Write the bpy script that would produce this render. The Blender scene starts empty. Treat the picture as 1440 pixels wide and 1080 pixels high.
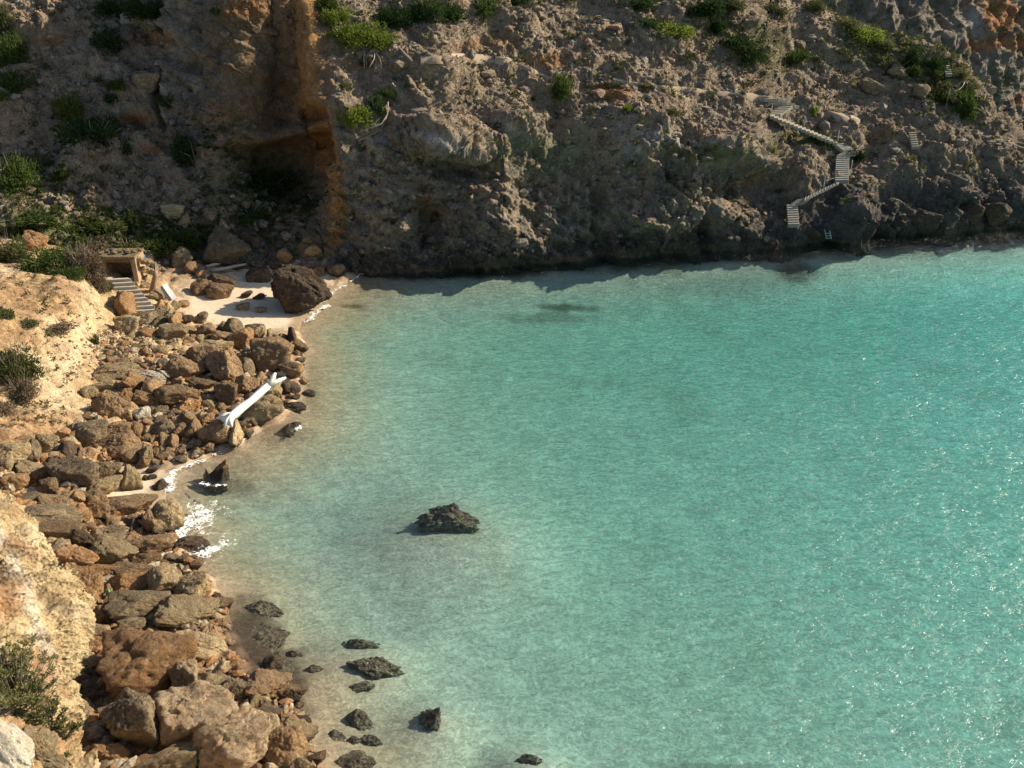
import bpy, math, random, re
import numpy as np
from mathutils import Vector, Matrix
from mathutils.bvhtree import BVHTree

random.seed(7)
rng = np.random.default_rng(11)
R = math.radians
scene = bpy.context.scene
col = scene.collection

# ------------------------------------------------------------------ camera, world, sun, exposure
H, PITCH, F = 25.0, R(26.7), 1400.0
cam = bpy.data.cameras.new('camera'); camo = bpy.data.objects.new('camera', cam); col.objects.link(camo)
camo.location = (0, 0, H); camo.rotation_euler = (R(90) - PITCH, 0, 0)
cam.sensor_width = 36; cam.lens = 35; cam.clip_start = .5; cam.clip_end = 3000
scene.camera = camo

SUN_AZ, SUN_EL = R(19), R(30)          # direction towards the sun: angle from +X towards +Y
to_sun = Vector((math.cos(SUN_EL)*math.cos(SUN_AZ), math.cos(SUN_EL)*math.sin(SUN_AZ), math.sin(SUN_EL)))
w = bpy.data.worlds.new('World'); scene.world = w; w.use_nodes = True
nt = w.node_tree; nt.nodes.clear()
wo = nt.nodes.new('ShaderNodeOutputWorld'); bg = nt.nodes.new('ShaderNodeBackground'); sk = nt.nodes.new('ShaderNodeTexSky')
sk.sky_type = 'NISHITA'; sk.sun_disc = False; sk.sun_elevation = SUN_EL
sk.sun_rotation = R(90) - SUN_AZ; sk.air_density = 1.0; sk.dust_density = 1.4
bg.inputs['Strength'].default_value = .088
nt.links.new(sk.outputs[0], bg.inputs[0]); nt.links.new(bg.outputs[0], wo.inputs[0])
sl = bpy.data.lights.new('sun', 'SUN'); sl.energy = 5.0; sl.angle = R(.53); sl.color = (1, .87, .67)
so = bpy.data.objects.new('sun', sl); col.objects.link(so); so.location = (60, 30, 80)
so.rotation_euler = (-to_sun).to_track_quat('-Z', 'Y').to_euler()
scene.view_settings.view_transform = 'Standard'; scene.view_settings.look = 'None'
scene.view_settings.exposure = 0.72; scene.view_settings.gamma = 1
scene.view_settings.use_curve_mapping = False
scene.cycles.transparent_max_bounces = 16
scene.cycles.max_bounces = 6
scene.cycles.caustics_reflective = False; scene.cycles.caustics_refractive = False

# ------------------------------------------------------------------ photo geometry
cp, sp = math.cos(PITCH), math.sin(PITCH)
def ray(px, py):
    yu = 540 - py
    return (px - 720, F*cp + yu*sp, -(F*sp - yu*cp))
def atY(px, py, Y):
    a, b, c = ray(px, py); s = Y/b
    return np.array((a*s, Y, H + c*s))
def atz(px, py, z=0.0):
    a, b, c = ray(px, py); s = (z - H)/c
    return np.array((a*s, b*s, z))
def to_px(P):
    P = np.asarray(P, float); x, y, z = P[..., 0], P[..., 1], P[..., 2] - H
    d = y*cp - z*sp; u = y*sp + z*cp
    return np.stack([720 + F*x/d, 540 - F*u/d], -1)

# ------------------------------------------------------------------ noise (numpy)
_r = np.random.default_rng(3)
PERM = _r.permutation(256).astype(np.int64)
GR = _r.normal(size=(256, 3)); GR /= np.linalg.norm(GR, axis=1)[:, None]
RV = _r.random((256, 3))
def hsh(i, j, k):
    return PERM[(PERM[(PERM[i & 255] + j) & 255] + k) & 255]
def perlin(p):
    i = np.floor(p).astype(np.int64); f = p - i
    u = f*f*f*(f*(f*6 - 15) + 10); res = 0
    for dx in (0, 1):
        wx = u[:, 0] if dx else 1 - u[:, 0]
        for dy in (0, 1):
            wy = u[:, 1] if dy else 1 - u[:, 1]
            for dz in (0, 1):
                wz = u[:, 2] if dz else 1 - u[:, 2]
                g = GR[hsh(i[:, 0] + dx, i[:, 1] + dy, i[:, 2] + dz)]
                dt = g[:, 0]*(f[:, 0] - dx) + g[:, 1]*(f[:, 1] - dy) + g[:, 2]*(f[:, 2] - dz)
                res = res + wx*wy*wz*dt
    return res*1.5
def fbm(p, o=4, lac=2.1, gain=.5):
    a, s, t = 1.0, 0, 0
    for k in range(o):
        s = s + a*perlin(p + 17.3*k); t += a; a *= gain; p = p*lac
    return s/t
def ridged(p, o=4):
    a, s, t = 1.0, 0, 0
    for k in range(o):
        s = s + a*(1 - 2*np.abs(perlin(p + 9.1*k))); t += a; a *= .5; p = p*2.1
    return s/t
def worley(p):
    i = np.floor(p).astype(np.int64); f1 = np.full(len(p), 9.0); f2 = f1.copy(); cid = np.zeros(len(p))
    for dx in (-1, 0, 1):
        for dy in (-1, 0, 1):
            for dz in (-1, 0, 1):
                h = hsh(i[:, 0] + dx, i[:, 1] + dy, i[:, 2] + dz)
                q = i + np.array((dx, dy, dz)) + RV[h]
                d = np.sqrt(((p - q)**2).sum(1)); m = d < f1
                f2 = np.where(m, f1, np.minimum(f2, d)); cid = np.where(m, h/255., cid); f1 = np.where(m, d, f1)
    return f1, f2, cid
def sstep(a, b, x):
    t = np.clip((x - a)/(b - a), 0, 1); return t*t*(3 - 2*t)

# ------------------------------------------------------------------ object helpers
def tag(o, label=None, cat=None, group=None, kind=None):
    if label: o['label'] = label
    if cat: o['category'] = cat
    if group: o['group'] = group
    if kind: o['kind'] = kind
    return o
def mesh_np(name, V, Fc, mat=None, parent=None, smooth=True, colr=None, loc=None):
    """V (n,3), Fc (m,k) with k = 3 or 4"""
    me = bpy.data.meshes.new(name); V = np.asarray(V, np.float32); Fc = np.asarray(Fc, np.int32)
    me.vertices.add(len(V)); me.vertices.foreach_set('co', V.ravel())
    k = Fc.shape[1]; me.loops.add(Fc.size); me.loops.foreach_set('vertex_index', Fc.ravel())
    me.polygons.add(len(Fc)); me.polygons.foreach_set('loop_start', np.arange(0, Fc.size, k, dtype=np.int32))
    me.update(calc_edges=True)
    me.polygons.foreach_set('use_smooth', np.full(len(Fc), smooth))
    if colr is not None:
        ca = me.color_attributes.new('Col', 'FLOAT_COLOR', 'POINT')
        c4 = np.ones((len(V), 4), np.float32); c4[:, :3] = colr; ca.data.foreach_set('color', c4.ravel())
    if mat: me.materials.append(mat)
    o = bpy.data.objects.new(name, me); col.objects.link(o)
    if parent: o.parent = parent
    if loc is not None: o.location = loc
    return o
def link(name, me, parent=None):
    o = bpy.data.objects.new(name, me); col.objects.link(o)
    if parent: o.parent = parent
    return o
def empty(name, loc=(0, 0, 0)):
    o = bpy.data.objects.new(name, None); col.objects.link(o); o.location = loc; return o
def gridfaces(n, m):
    i = np.arange((n - 1)*(m - 1)); r, c = i//(m - 1), i % (m - 1); a = r*m + c
    return np.stack([a, a + 1, a + m + 1, a + m], 1)
class MB:
    def __init__(s): s.v = []; s.f = []
    def box(s, c, sx, sy, sz, M=None, taper=0):
        b = len(s.v); j = lambda: random.uniform(-1, 1)*taper
        for x in (-1, 1):
            for y in (-1, 1):
                for z in (-1, 1):
                    p = Vector((x*sx/2 + j(), y*sy/2 + j(), z*sz/2 + j()))
                    if M: p = M @ p
                    s.v.append(tuple(Vector(c) + p))
        for q in ((0, 1, 3, 2), (4, 6, 7, 5), (0, 4, 5, 1), (2, 3, 7, 6), (0, 2, 6, 4), (1, 5, 7, 3)):
            s.f.append(tuple(b + t for t in q))
    def tube(s, pts, rad, n=7, wob=0):
        pts = [Vector(p) for p in pts]; b = len(s.v)
        for k, p in enumerate(pts):
            d = (pts[min(k + 1, len(pts) - 1)] - pts[max(k - 1, 0)]).normalized()
            a = d.cross(Vector((.13, .2, 1))).normalized(); c = d.cross(a); r = rad[k] if hasattr(rad, '__len__') else rad
            for i in range(n):
                t = 2*math.pi*i/n; rr = r*(1 + random.uniform(-wob, wob))
                s.v.append(tuple(p + a*math.cos(t)*rr + c*math.sin(t)*rr))
        for k in range(len(pts) - 1):
            for i in range(n):
                s.f.append((b + k*n + i, b + k*n + (i + 1) % n, b + (k + 1)*n + (i + 1) % n, b + (k + 1)*n + i))
        s.f.append(tuple(b + i for i in range(n))[::-1]); s.f.append(tuple(b + (len(pts) - 1)*n + i for i in range(n)))
    def build(s, name, mat, parent=None, smooth=False, bevel=0):
        me = bpy.data.meshes.new(name); me.from_pydata(s.v, [], s.f); me.materials.append(mat); me.update()
        if smooth: me.polygons.foreach_set('use_smooth', [True]*len(me.polygons))
        o = link(name, me, parent)
        if bevel:
            m = o.modifiers.new('b', 'BEVEL'); m.width = bevel; m.segments = 2
        return o

# ------------------------------------------------------------------ materials
class N:
    def __init__(s, name):
        s.m = bpy.data.materials.new(name); s.m.use_nodes = True; s.t = s.m.node_tree; s.t.nodes.clear()
        s.out = s.add('ShaderNodeOutputMaterial')
    def add(s, t, **k):
        n = s.t.nodes.new(t)
        for a, b in k.items():
            setattr(n, a, b)
        return n
    def set(s, n, i, v):
        if isinstance(v, bpy.types.NodeSocket): s.t.links.new(v, n.inputs[i])
        elif v is not None:
            if isinstance(v, tuple) and len(v) == 3 and n.inputs[i].type == 'RGBA': v = (*v, 1)
            n.inputs[i].default_value = v
    def noise(s, vec, scale, detail=4, rough=.6, dist=0):
        n = s.add('ShaderNodeTexNoise'); s.set(n, 'Vector', vec); n.inputs['Scale'].default_value = scale
        n.inputs['Detail'].default_value = detail; n.inputs['Roughness'].default_value = rough; n.inputs['Distortion'].default_value = dist
        return n.outputs[0]
    def vor(s, vec, scale, feature='F1', out=0, rnd=1):
        n = s.add('ShaderNodeTexVoronoi', feature=feature); s.set(n, 'Vector', vec); n.inputs['Scale'].default_value = scale
        n.inputs['Randomness'].default_value = rnd
        return n.outputs[out]
    def math(s, op, a, b=None, c=None, clamp=False):
        n = s.add('ShaderNodeMath', operation=op, use_clamp=clamp); s.set(n, 0, a); s.set(n, 1, b); s.set(n, 2, c); return n.outputs[0]
    def vmath(s, op, a, b=None):
        n = s.add('ShaderNodeVectorMath', operation=op); s.set(n, 0, a); s.set(n, 1, b); return n.outputs[0]
    def rng(s, x, a, b, c=0., d=1.):
        n = s.add('ShaderNodeMapRange', interpolation_type='SMOOTHSTEP'); s.set(n, 0, x)
        for i, v in enumerate((a, b, c, d)): n.inputs[i + 1].default_value = v
        return n.outputs[0]
    def mix(s, f, a, b, mode='MIX'):
        n = s.add('ShaderNodeMix', data_type='RGBA', blend_type=mode); s.set(n, 0, f); s.set(n, 6, a); s.set(n, 7, b); return n.outputs[2]
    def bump(s, h, dist, nrm=None, strength=1):
        n = s.add('ShaderNodeBump'); n.inputs['Strength'].default_value = strength; n.inputs['Distance'].default_value = dist
        s.set(n, 'Height', h); s.set(n, 'Normal', nrm); return n.outputs[0]
    def pos(s): return s.add('ShaderNodeNewGeometry').outputs['Position']
    def z(s):
        n = s.add('ShaderNodeSeparateXYZ'); s.set(n, 0, s.pos()); return n.outputs[2]
    def nz(s):
        n = s.add('ShaderNodeSeparateXYZ'); s.set(n, 0, s.add('ShaderNodeNewGeometry').outputs['True Normal']); return n.outputs[2]
    def rand(s): return s.add('ShaderNodeObjectInfo').outputs['Random']
    def pbr(s, c, rough=.85, nrm=None, spec=.3):
        n = s.add('ShaderNodeBsdfPrincipled'); s.set(n, 'Base Color', c); s.set(n, 'Roughness', rough); s.set(n, 'Normal', nrm)
        s.set(n, 'Specular IOR Level', spec); s.t.links.new(n.outputs[0], s.out.inputs[0]); return n

def rock_mat(name, c1, c2, c3, lichen=(.12, .10, .075), lam=.5, pit=1.0):
    n = N(name); p0 = n.pos(); rd = n.rand()
    off = n.add('ShaderNodeCombineXYZ'); r50 = n.math('MULTIPLY', rd, 53.); n.set(off, 0, r50); n.set(off, 1, r50)
    p = n.vmath('ADD', p0, off.outputs[0])
    c = n.mix(n.rng(n.noise(p, .9, 5), .38, .62), c1, c2)
    c = n.mix(n.rng(n.noise(p, 3.2, 6, .7), .45, .68), c, c3)
    top = n.math('ADD', n.math('MULTIPLY', n.nz(), .35), n.noise(p, 1.7, 8, .72, .3))
    c = n.mix(n.rng(top, .62, .82, 0, lam), c, lichen)
    sp_ = n.noise(p, 17, 5, .75)
    c = n.mix(n.rng(sp_, .55, .75, 0, .55), c, (.07, .055, .04))
    c = n.mix(n.rng(n.noise(p, 9, 3, .6), .6, .75, 0, .35), c, tuple(min(.75, v*1.7) for v in c1))
    hv = n.math('ADD', n.math('MULTIPLY', rd, .5), .62)
    cc = n.add('ShaderNodeHueSaturation'); cc.inputs['Saturation'].default_value = 1.04; n.set(cc, 'Value', hv); n.set(cc, 'Color', c); c = cc.outputs[0]
    wz = n.math('ADD', n.z(), n.math('MULTIPLY', n.noise(p, 2.2, 4), -.5))
    wet = n.rng(wz, -.05, .3, 1, 0)
    c = n.mix(n.math('MULTIPLY', wet, .9), c, (.055, .036, .022))
    deep = n.rng(n.z(), -.28, -.03, 1, 0)
    c = n.mix(n.math('MULTIPLY', deep, .9), c, n.mix(n.rng(n.noise(p, 7, 5, .7), .42, .58), (.14, .105, .065), (.38, .30, .20)))
    b = n.bump(n.noise(p, 3.5, 10, .72), .38)
    b = n.bump(n.math('POWER', n.vor(p, 9), .7), .06*pit, b)
    b = n.bump(n.noise(p, 38, 4, .7), .02, b)
    n.pbr(c, n.rng(wet, 0, 1, .9, .35), b)
    return n.m
MR = {
 'o': rock_mat('orange_rock', (.50, .28, .13), (.38, .21, .10), (.56, .38, .21), lam=.3),
 'b': rock_mat('brown_rock', (.42, .26, .14), (.29, .18, .10), (.48, .35, .19), lam=.5),
 't': rock_mat('tan_rock', (.54, .41, .23), (.43, .30, .16), (.60, .49, .31), lam=.35),
 'g': rock_mat('grey_brown_rock', (.37, .28, .17), (.28, .205, .12), (.46, .36, .23), (.13, .105, .075), .65),
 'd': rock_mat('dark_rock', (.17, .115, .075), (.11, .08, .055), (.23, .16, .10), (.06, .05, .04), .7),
 'p': rock_mat('pale_orange_rock', (.62, .46, .29), (.54, .37, .22), (.68, .54, .37), (.2, .15, .1), .3),
 'r': rock_mat('weedy_rock', (.10, .055, .04), (.07, .04, .03), (.15, .09, .06), (.04, .03, .028), .6),
 'w': rock_mat('pale_rock', (.68, .60, .47), (.58, .50, .38), (.72, .67, .56), (.3, .26, .2), .15),
}
def terrain_mat(name, bs=1.0, pits=1.0):
    n = N(name); p = n.pos(); a = n.add('ShaderNodeVertexColor', layer_name='Col'); c = a.outputs[0]
    v = n.rng(n.noise(p, 1.3, 8, .7, .4), .3, .72, .62, 1.34)
    c = n.mix(1., c, v, 'MULTIPLY')
    v2 = n.rng(n.noise(p, 9, 6, .75), .3, .72, .6, 1.35)
    c = n.mix(1., c, v2, 'MULTIPLY')
    c = n.mix(n.rng(n.noise(p, 5.3, 5, .8), .6, .72, 0, .4), c, (.42, .37, .31))
    c = n.mix(n.rng(n.noise(n.vmath('ADD', p, (9., 3., 4.)), 3.1, 7, .8), .58, .7, 0, .5), c, (.075, .065, .045))
    c = n.mix(n.rng(n.z(), -.3, .12, .95, 0), c, (.032, .042, .032))     # algae below the tide line
    b = n.bump(n.noise(p, 2.6, 10, .7), .5*bs)
    b = n.bump(n.vor(p, 5.5), .07*pits, b)
    b = n.bump(n.noise(p, 22, 5, .75), .035, b)
    n.pbr(c, .92, b, .2); return n.m
M_terr = terrain_mat('hillside_rock')
M_soil = terrain_mat('sandy_soil', .45, .5)
M_out = None
def outcrop_mat():
    n = N('pitted_sandstone'); p = n.pos(); a = n.add('ShaderNodeVertexColor', layer_name='Col')
    c = n.mix(1., a.outputs[0], n.rng(n.noise(p, 2.2, 8, .7), .3, .7, .75, 1.2), 'MULTIPLY')
    c = n.mix(n.rng(n.noise(p, 6, 6, .75), .58, .72, 0, .55), c, (.42, .25, .12))
    c = n.mix(n.rng(n.noise(p, 21, 5, .75), .58, .75, 0, .55), c, (.18, .12, .07))
    b = n.bump(n.noise(p, 4.5, 10, .7), .2)
    b = n.bump(n.math('POWER', n.vor(p, 13), .6), .07, b)
    b = n.bump(n.noise(p, 60, 4, .7), .012, b)
    n.pbr(c, .92, b, .2); return n.m
M_out = outcrop_mat()
def sand_mat():
    n = N('sand'); p = n.pos(); a = n.add('ShaderNodeVertexColor', layer_name='Col'); c = a.outputs[0]
    c = n.mix(1., c, n.rng(n.noise(p, 3, 7, .7), .3, .7, .9, 1.08), 'MULTIPLY')
    wet = n.rng(n.math('ADD', n.z(), n.math('MULTIPLY', n.noise(p, .8, 3), .12)), .13, .2, 1, 0)
    c = n.mix(wet, c, n.mix(1., c, (.66, .60, .54), 'MULTIPLY'))
    b = n.bump(n.noise(p, 4, 7, .7), .04); b = n.bump(n.noise(p, 70, 3), .004, b)
    n.pbr(c, n.rng(wet, 0, 1, .9, .45), b, .3); return n.m
M_sand = sand_mat()
def leaf_mat(name, c1, c2, tr=.35):
    n = N(name); c = n.mix(n.rng(n.noise(n.pos(), 2.4, 5, .7), .35, .65), c1, c2)
    hs = n.add('ShaderNodeHueSaturation'); n.set(hs, 'Color', c); n.set(hs, 'Value', n.math('ADD', n.math('MULTIPLY', n.rand(), .4), .8)); c = hs.outputs[0]
    d = n.add('ShaderNodeBsdfDiffuse'); n.set(d, 0, c); t = n.add('ShaderNodeBsdfTranslucent'); n.set(t, 0, c)
    m = n.add('ShaderNodeMixShader'); m.inputs[0].default_value = tr
    n.t.links.new(d.outputs[0], m.inputs[1]); n.t.links.new(t.outputs[0], m.inputs[2]); n.t.links.new(m.outputs[0], n.out.inputs[0]); return n.m
ML = {
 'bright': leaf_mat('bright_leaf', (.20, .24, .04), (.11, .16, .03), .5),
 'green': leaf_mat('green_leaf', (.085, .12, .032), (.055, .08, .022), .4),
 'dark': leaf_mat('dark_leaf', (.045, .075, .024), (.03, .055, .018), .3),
 'olive': leaf_mat('olive_leaf', (.13, .14, .055), (.09, .10, .04), .35),
 'dry': leaf_mat('dry_twig', (.20, .15, .10), (.14, .11, .075), .2),
}
def simple(name, c, rough=.8, c2=None, sc=3, bump=.01, spec=.3):
    n = N(name); p = n.pos(); k = n.mix(n.rng(n.noise(p, sc, 6, .7), .3, .7), c, c2 or tuple(v*.7 for v in c))
    n.pbr(k, rough, n.bump(n.noise(p, sc*5, 5, .7), bump), spec); return n.m
M_conc = simple('weathered_concrete', (.50, .45, .36), .9, (.38, .34, .27), 3)
M_conc2 = simple('grey_concrete', (.36, .34, .31), .9, (.26, .25, .23), 3)
M_wood = simple('grey_wood', (.42, .37, .30), .85, (.28, .24, .19), 5)
M_redwood = simple('reddish_wood', (.36, .23, .14), .85, (.24, .15, .09), 5)
M_white = simple('bleached_white_wood', (.80, .79, .75), .7, (.64, .61, .55), 2.5)
M_rope = simple('pale_rope', (.50, .46, .38), .9)
M_metal = simple('galvanised_metal', (.55, .56, .57), .4, spec=.6)
M_bark = simple('branch_bark', (.22, .19, .155), .9)
M_blue = simple('blue_plastic', (.02, .22, .65), .5, (.02, .18, .5))
M_green = simple('green_glass', (.02, .30, .10), .3, (.02, .2, .07), spec=.6)
M_black = simple('black_rubber', (.02, .02, .02), .6)
M_weed = simple('brown_seaweed', (.10, .055, .035), .6, (.05, .035, .022), 4, .08)
def foam_mat():
    n = N('white_foam'); p = n.pos(); a = n.add('ShaderNodeVertexColor', layer_name='Col')
    d = n.add('ShaderNodeBsdfDiffuse'); n.set(d, 0, (.88, .88, .86)); n.set(d, 2, n.bump(n.noise(p, 14, 6, .7), .04))
    lace = n.math('ADD', n.noise(p, 7, 7, .75, .6), n.math('MULTIPLY', n.vor(p, 6, 'DISTANCE_TO_EDGE'), -.9))
    f = n.rng(n.math('ADD', lace, n.math('MULTIPLY', a.outputs[0], .42)), .50, .80)
    t = n.add('ShaderNodeBsdfTransparent'); m = n.add('ShaderNodeMixShader'); n.set(m, 0, f)
    n.t.links.new(t.outputs[0], m.inputs[1]); n.t.links.new(d.outputs[0], m.inputs[2]); n.t.links.new(m.outputs[0], n.out.inputs[0]); return n.m
M_foam = foam_mat()
def water_mat():
    n = N('clear_sea_water'); p = n.pos()
    rot = n.add('ShaderNodeMapping'); n.set(rot, 0, p); rot.inputs['Rotation'].default_value = (0, 0, R(-12)); rot.inputs['Scale'].default_value = (.95, 1.15, 1)
    q = rot.outputs[0]
    warp = n.add('ShaderNodeTexNoise'); n.set(warp, 'Vector', q); warp.inputs['Scale'].default_value = 1.6
    q2 = n.vmath('ADD', q, n.vmath('SCALE', warp.outputs[1], None)); q2.node.inputs[3].default_value = .22
    an = n.add('ShaderNodeMapping'); n.set(an, 0, q2); an.inputs['Scale'].default_value = (.55, 1.5, 1); q3 = an.outputs[0]
    a1 = n.noise(q3, 2.0, 4, .6); a2 = n.noise(q3, 6.5, 3, .6)
    b = n.bump(a1, .13, None); b = n.bump(a2, .04, b); b = n.bump(n.noise(q2, .45, 2, .5), .2, b)
    # caustic light painted into the transparent tint: cell pattern imitating ripple-focused sun
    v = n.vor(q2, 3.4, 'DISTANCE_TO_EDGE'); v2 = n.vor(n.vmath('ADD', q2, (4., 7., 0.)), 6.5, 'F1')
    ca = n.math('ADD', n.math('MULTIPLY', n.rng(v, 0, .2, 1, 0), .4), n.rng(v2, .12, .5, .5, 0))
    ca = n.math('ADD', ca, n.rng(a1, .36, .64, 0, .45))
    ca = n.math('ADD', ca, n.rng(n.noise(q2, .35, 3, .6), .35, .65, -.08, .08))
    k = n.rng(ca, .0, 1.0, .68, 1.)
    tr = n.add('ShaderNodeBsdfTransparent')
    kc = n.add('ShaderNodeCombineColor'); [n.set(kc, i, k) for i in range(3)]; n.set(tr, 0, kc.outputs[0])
    gl = n.add('ShaderNodeBsdfGlossy'); gl.inputs['Roughness'].default_value = .15; n.set(gl, 'Normal', b); n.set(gl, 0, (1, 1, 1))
    g = n.add('ShaderNodeNewGeometry'); dn = n.add('ShaderNodeVectorMath', operation='DOT_PRODUCT'); n.set(dn, 0, b); n.set(dn, 1, g.outputs['Incoming'])
    cosi = n.math('ABSOLUTE', dn.outputs['Value']); fr = n.math('ADD', n.math('MULTIPLY', n.math('POWER', n.math('SUBTRACT', 1., cosi, clamp=True), 5.), .98), .02)
    m = n.add('ShaderNodeMixShader'); n.set(m, 0, n.math('MINIMUM', fr, .45))
    n.t.links.new(tr.outputs[0], m.inputs[1]); n.t.links.new(gl.outputs[0], m.inputs[2]); n.t.links.new(m.outputs[0], n.out.inputs[0])
    va = n.add('ShaderNodeVolumeAbsorption'); va.inputs[0].default_value = (.0, .95, .955, 1); va.inputs[1].default_value = .088
    n.t.links.new(va.outputs[0], n.out.inputs[1]); return n.m
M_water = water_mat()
def segdist(P, L):
    d = np.full(len(P), 1e9)
    for a, b in zip(L[:-1], L[1:]):
        v = b - a; t = np.clip(((P - a)@v)/(v@v), 0, 1); d = np.minimum(d, np.linalg.norm(P - a - t[:, None]*v, axis=1))
    return d
# ------------------------------------------------------------------ terrain from cross-sections
def resample(P, n):
    P = np.asarray(P); d = np.r_[0, np.cumsum(np.linalg.norm(np.diff(P, axis=0), axis=1))]
    t = np.linspace(0, d[-1], n); return np.stack([np.interp(t, d, P[:, k]) for k in range(P.shape[1])], 1)
def smooth1(P, k):
    for _ in range(k):
        Q = P.copy(); Q[1:-1] = .25*P[:-2] + .5*P[1:-1] + .25*P[2:]; P = Q
    return P
def catmull(C, t):
    """C (n, m, 3), t fractional column indices"""
    n = len(C); i = np.clip(np.floor(t).astype(int), 0, n - 2); f = (t - i)[:, None, None]
    g = lambda k: C[np.clip(k, 0, n - 1)]
    a, b, c, d = g(i - 1), g(i), g(i + 1), g(i + 2)
    return b + .5*f*(c - a + f*(2*a - 5*b + 4*c - d + f*(3*(b - c) + d - a)))
def slope_col(px, base, z0, segs, back=0, px2=None):
    """profile up the photo: base pixel row at height z0, then (row, slope, [dx])"""
    P = [atz(px, base, z0)]; P = [P[0] + np.array((0, 1.2, -4 - z0)), P[0]] if back >= 0 else P
    z, Y = z0, P[-1][1]
    for s in segs:
        y, th = s[0], math.tan(R(s[1])); x = px + float(np.interp(y, (-90, 0, 100, 150, 200, 250), (-48, -44, -34, -24, -12, 0)))*float(np.interp(px, (360, 440, 492, 570), (0, 1, 1, 0)))
        r = ray(x, y); t = -r[2]/r[1]
        Y2 = (H - z + Y*th)/(t + th); p = atY(x, y, Y2); P.append(p); z, Y = p[2], p[1]
    if back > 0:
        for dy, dz in ((3, -.6), (6, -5), (6, -8)):
            P.append(P[-1] + np.array((.25*dy, dy, dz)))
    return np.array(P)
cols = [
 (-260, 312, 5.5, [(280, 18), (150, 36), (0, 38), (-90, 35)], 0),
 (0, 312, 5.0, [(285, 15), (215, 34), (150, 42), (0, 38), (-90, 35)], 0),
 (60, 330, 4.2, [(292, 12), (225, 38), (170, 40), (0, 40), (-90, 35)], 0),
 (120, 352, 3.2, [(300, 14), (230, 38), (150, 40), (90, 48), (0, 38), (-90, 35)], 0),
 (180, 368, 2.3, [(305, 20), (235, 36), (190, 44), (165, 70), (120, 36), (0, 40), (-90, 35)], 0),
 (235, 378, 1.5, [(300, 28), (200, 42), (150, 62), (90, 50), (0, 46), (-90, 38)], 0),
 (270, 380, 1.2, [(300, 34), (215, 46), (120, 66), (60, 64), (0, 60), (-90, 45)], 0),
 (310, 378, 1.1, [(300, 42), (210, 50), (100, 76), (0, 72), (-90, 55)], 0),
 (360, 374, 1.0, [(310, 40), (215, 48), (120, 80), (0, 76), (-90, 60)], 0),
 (405, 372, .9, [(320, 34), (235, 38), (180, 82), (0, 80), (-90, 60)], 0),
 (440, 373, .8, [(320, 36), (240, 40), (170, 83), (0, 78), (-90, 60)], 0),
 (455, 375, .6, [(320, 38), (245, 44), (180, 82), (0, 74), (-90, 58)], 0),
 (474, 379, .2, [(330, 66), (220, 80), (150, 70), (60, 56), (0, 50), (-90, 42)], 0),
 (492, 383, 0, [(330, 68), (200, 82), (150, 66), (60, 50), (0, 44), (-90, 36)], 0),
 (530, 383, 0, [(330, 70), (200, 80), (165, 52), (80, 46), (0, 40), (-90, 34)], 0),
 (570, 381, 0, [(300, 78), (215, 84), (185, 62), (100, 42), (0, 38), (-90, 33)], 0),
 (610, 378, 0, [(300, 82), (235, 84), (200, 100), (182, 48), (100, 38), (0, 36), (-90, 32)], 0),
 (655, 375, 0, [(300, 78), (240, 80), (215, 102), (188, 50), (100, 36), (0, 35), (-90, 32)], 0),
 (695, 373, 0, [(300, 78), (240, 72), (205, 72), (180, 46), (90, 35), (0, 34), (-90, 32)], 0),
 (760, 368, 0, [(295, 82), (240, 62), (200, 58), (180, 46), (90, 36), (0, 34), (-90, 32)], 0),
 (840, 361, 0, [(290, 80), (215, 60), (150, 46), (110, 36), (0, 34), (-90, 32)], 0),
 (920, 356, 0, [(290, 80), (240, 66), (200, 58), (150, 42), (60, 35), (-90, 32)], 0),
 (1000, 351, 0, [(295, 80), (245, 76), (210, 55), (130, 36), (0, 34), (-90, 32)], 0),
 (1060, 348, 0, [(300, 66), (225, 66), (180, 50), (135, 38), (0, 34), (-90, 32)], 0),
 (1112, 345, 0, [(318, 60), (215, 44), (165, 44), (135, 36), (0, 34), (-20, 34)], 1),
 (1165, 340, 0, [(315, 62), (200, 45), (150, 40), (18, 34)], 1),
 (1220, 333, 0, [(300, 66), (200, 45), (36, 34)], 1),
 (1300, 326, 0, [(260, 62), (190, 42), (60, 34)], 1),
 (1340, 324, 0, [(260, 64), (190, 42), (84, 35)], 1),
 (1380, 321, 0, [(265, 62), (200, 42), (124, 36)], 1),
 (1440, 318, 0, [(270, 58), (195, 40)], 1),
 (1500, 313, 0, [(280, 54), (245, 40)], 1),
 (1580, 306, 0, [(295, 50), (286, 40)], 1),
]
NR = 400
CC = np.array([smooth1(resample(slope_col(*c), NR), 14) for c in cols])
cpx = np.array([c[0] for c in cols], float)
px = np.r_[np.linspace(-260, -20, 30), np.linspace(-18, 1450, 1060), np.linspace(1453, 1580, 25)]
G = catmull(CC, np.interp(px, cpx, np.arange(len(cols))))
nC, nR = len(px), NR
def normals(G):
    du = np.gradient(G, axis=0); dv = np.gradient(G, axis=1)
    n = np.cross(dv, du); l = np.linalg.norm(n, axis=2, keepdims=True); n = n/np.maximum(l, 1e-9)
    return n
Nn = normals(G)
if Nn[nC//2, nR//2, 1] > 0: Nn = -Nn
P = G.reshape(-1, 3); Nf = Nn.reshape(-1, 3)
PX0 = to_px(P); X, Yp = PX0[:, 0], PX0[:, 1]
steep = 1 - np.clip(Nf[:, 2], 0, 1)
cl = sstep(.25, .75, steep)                        # 1 on cliffs
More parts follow.
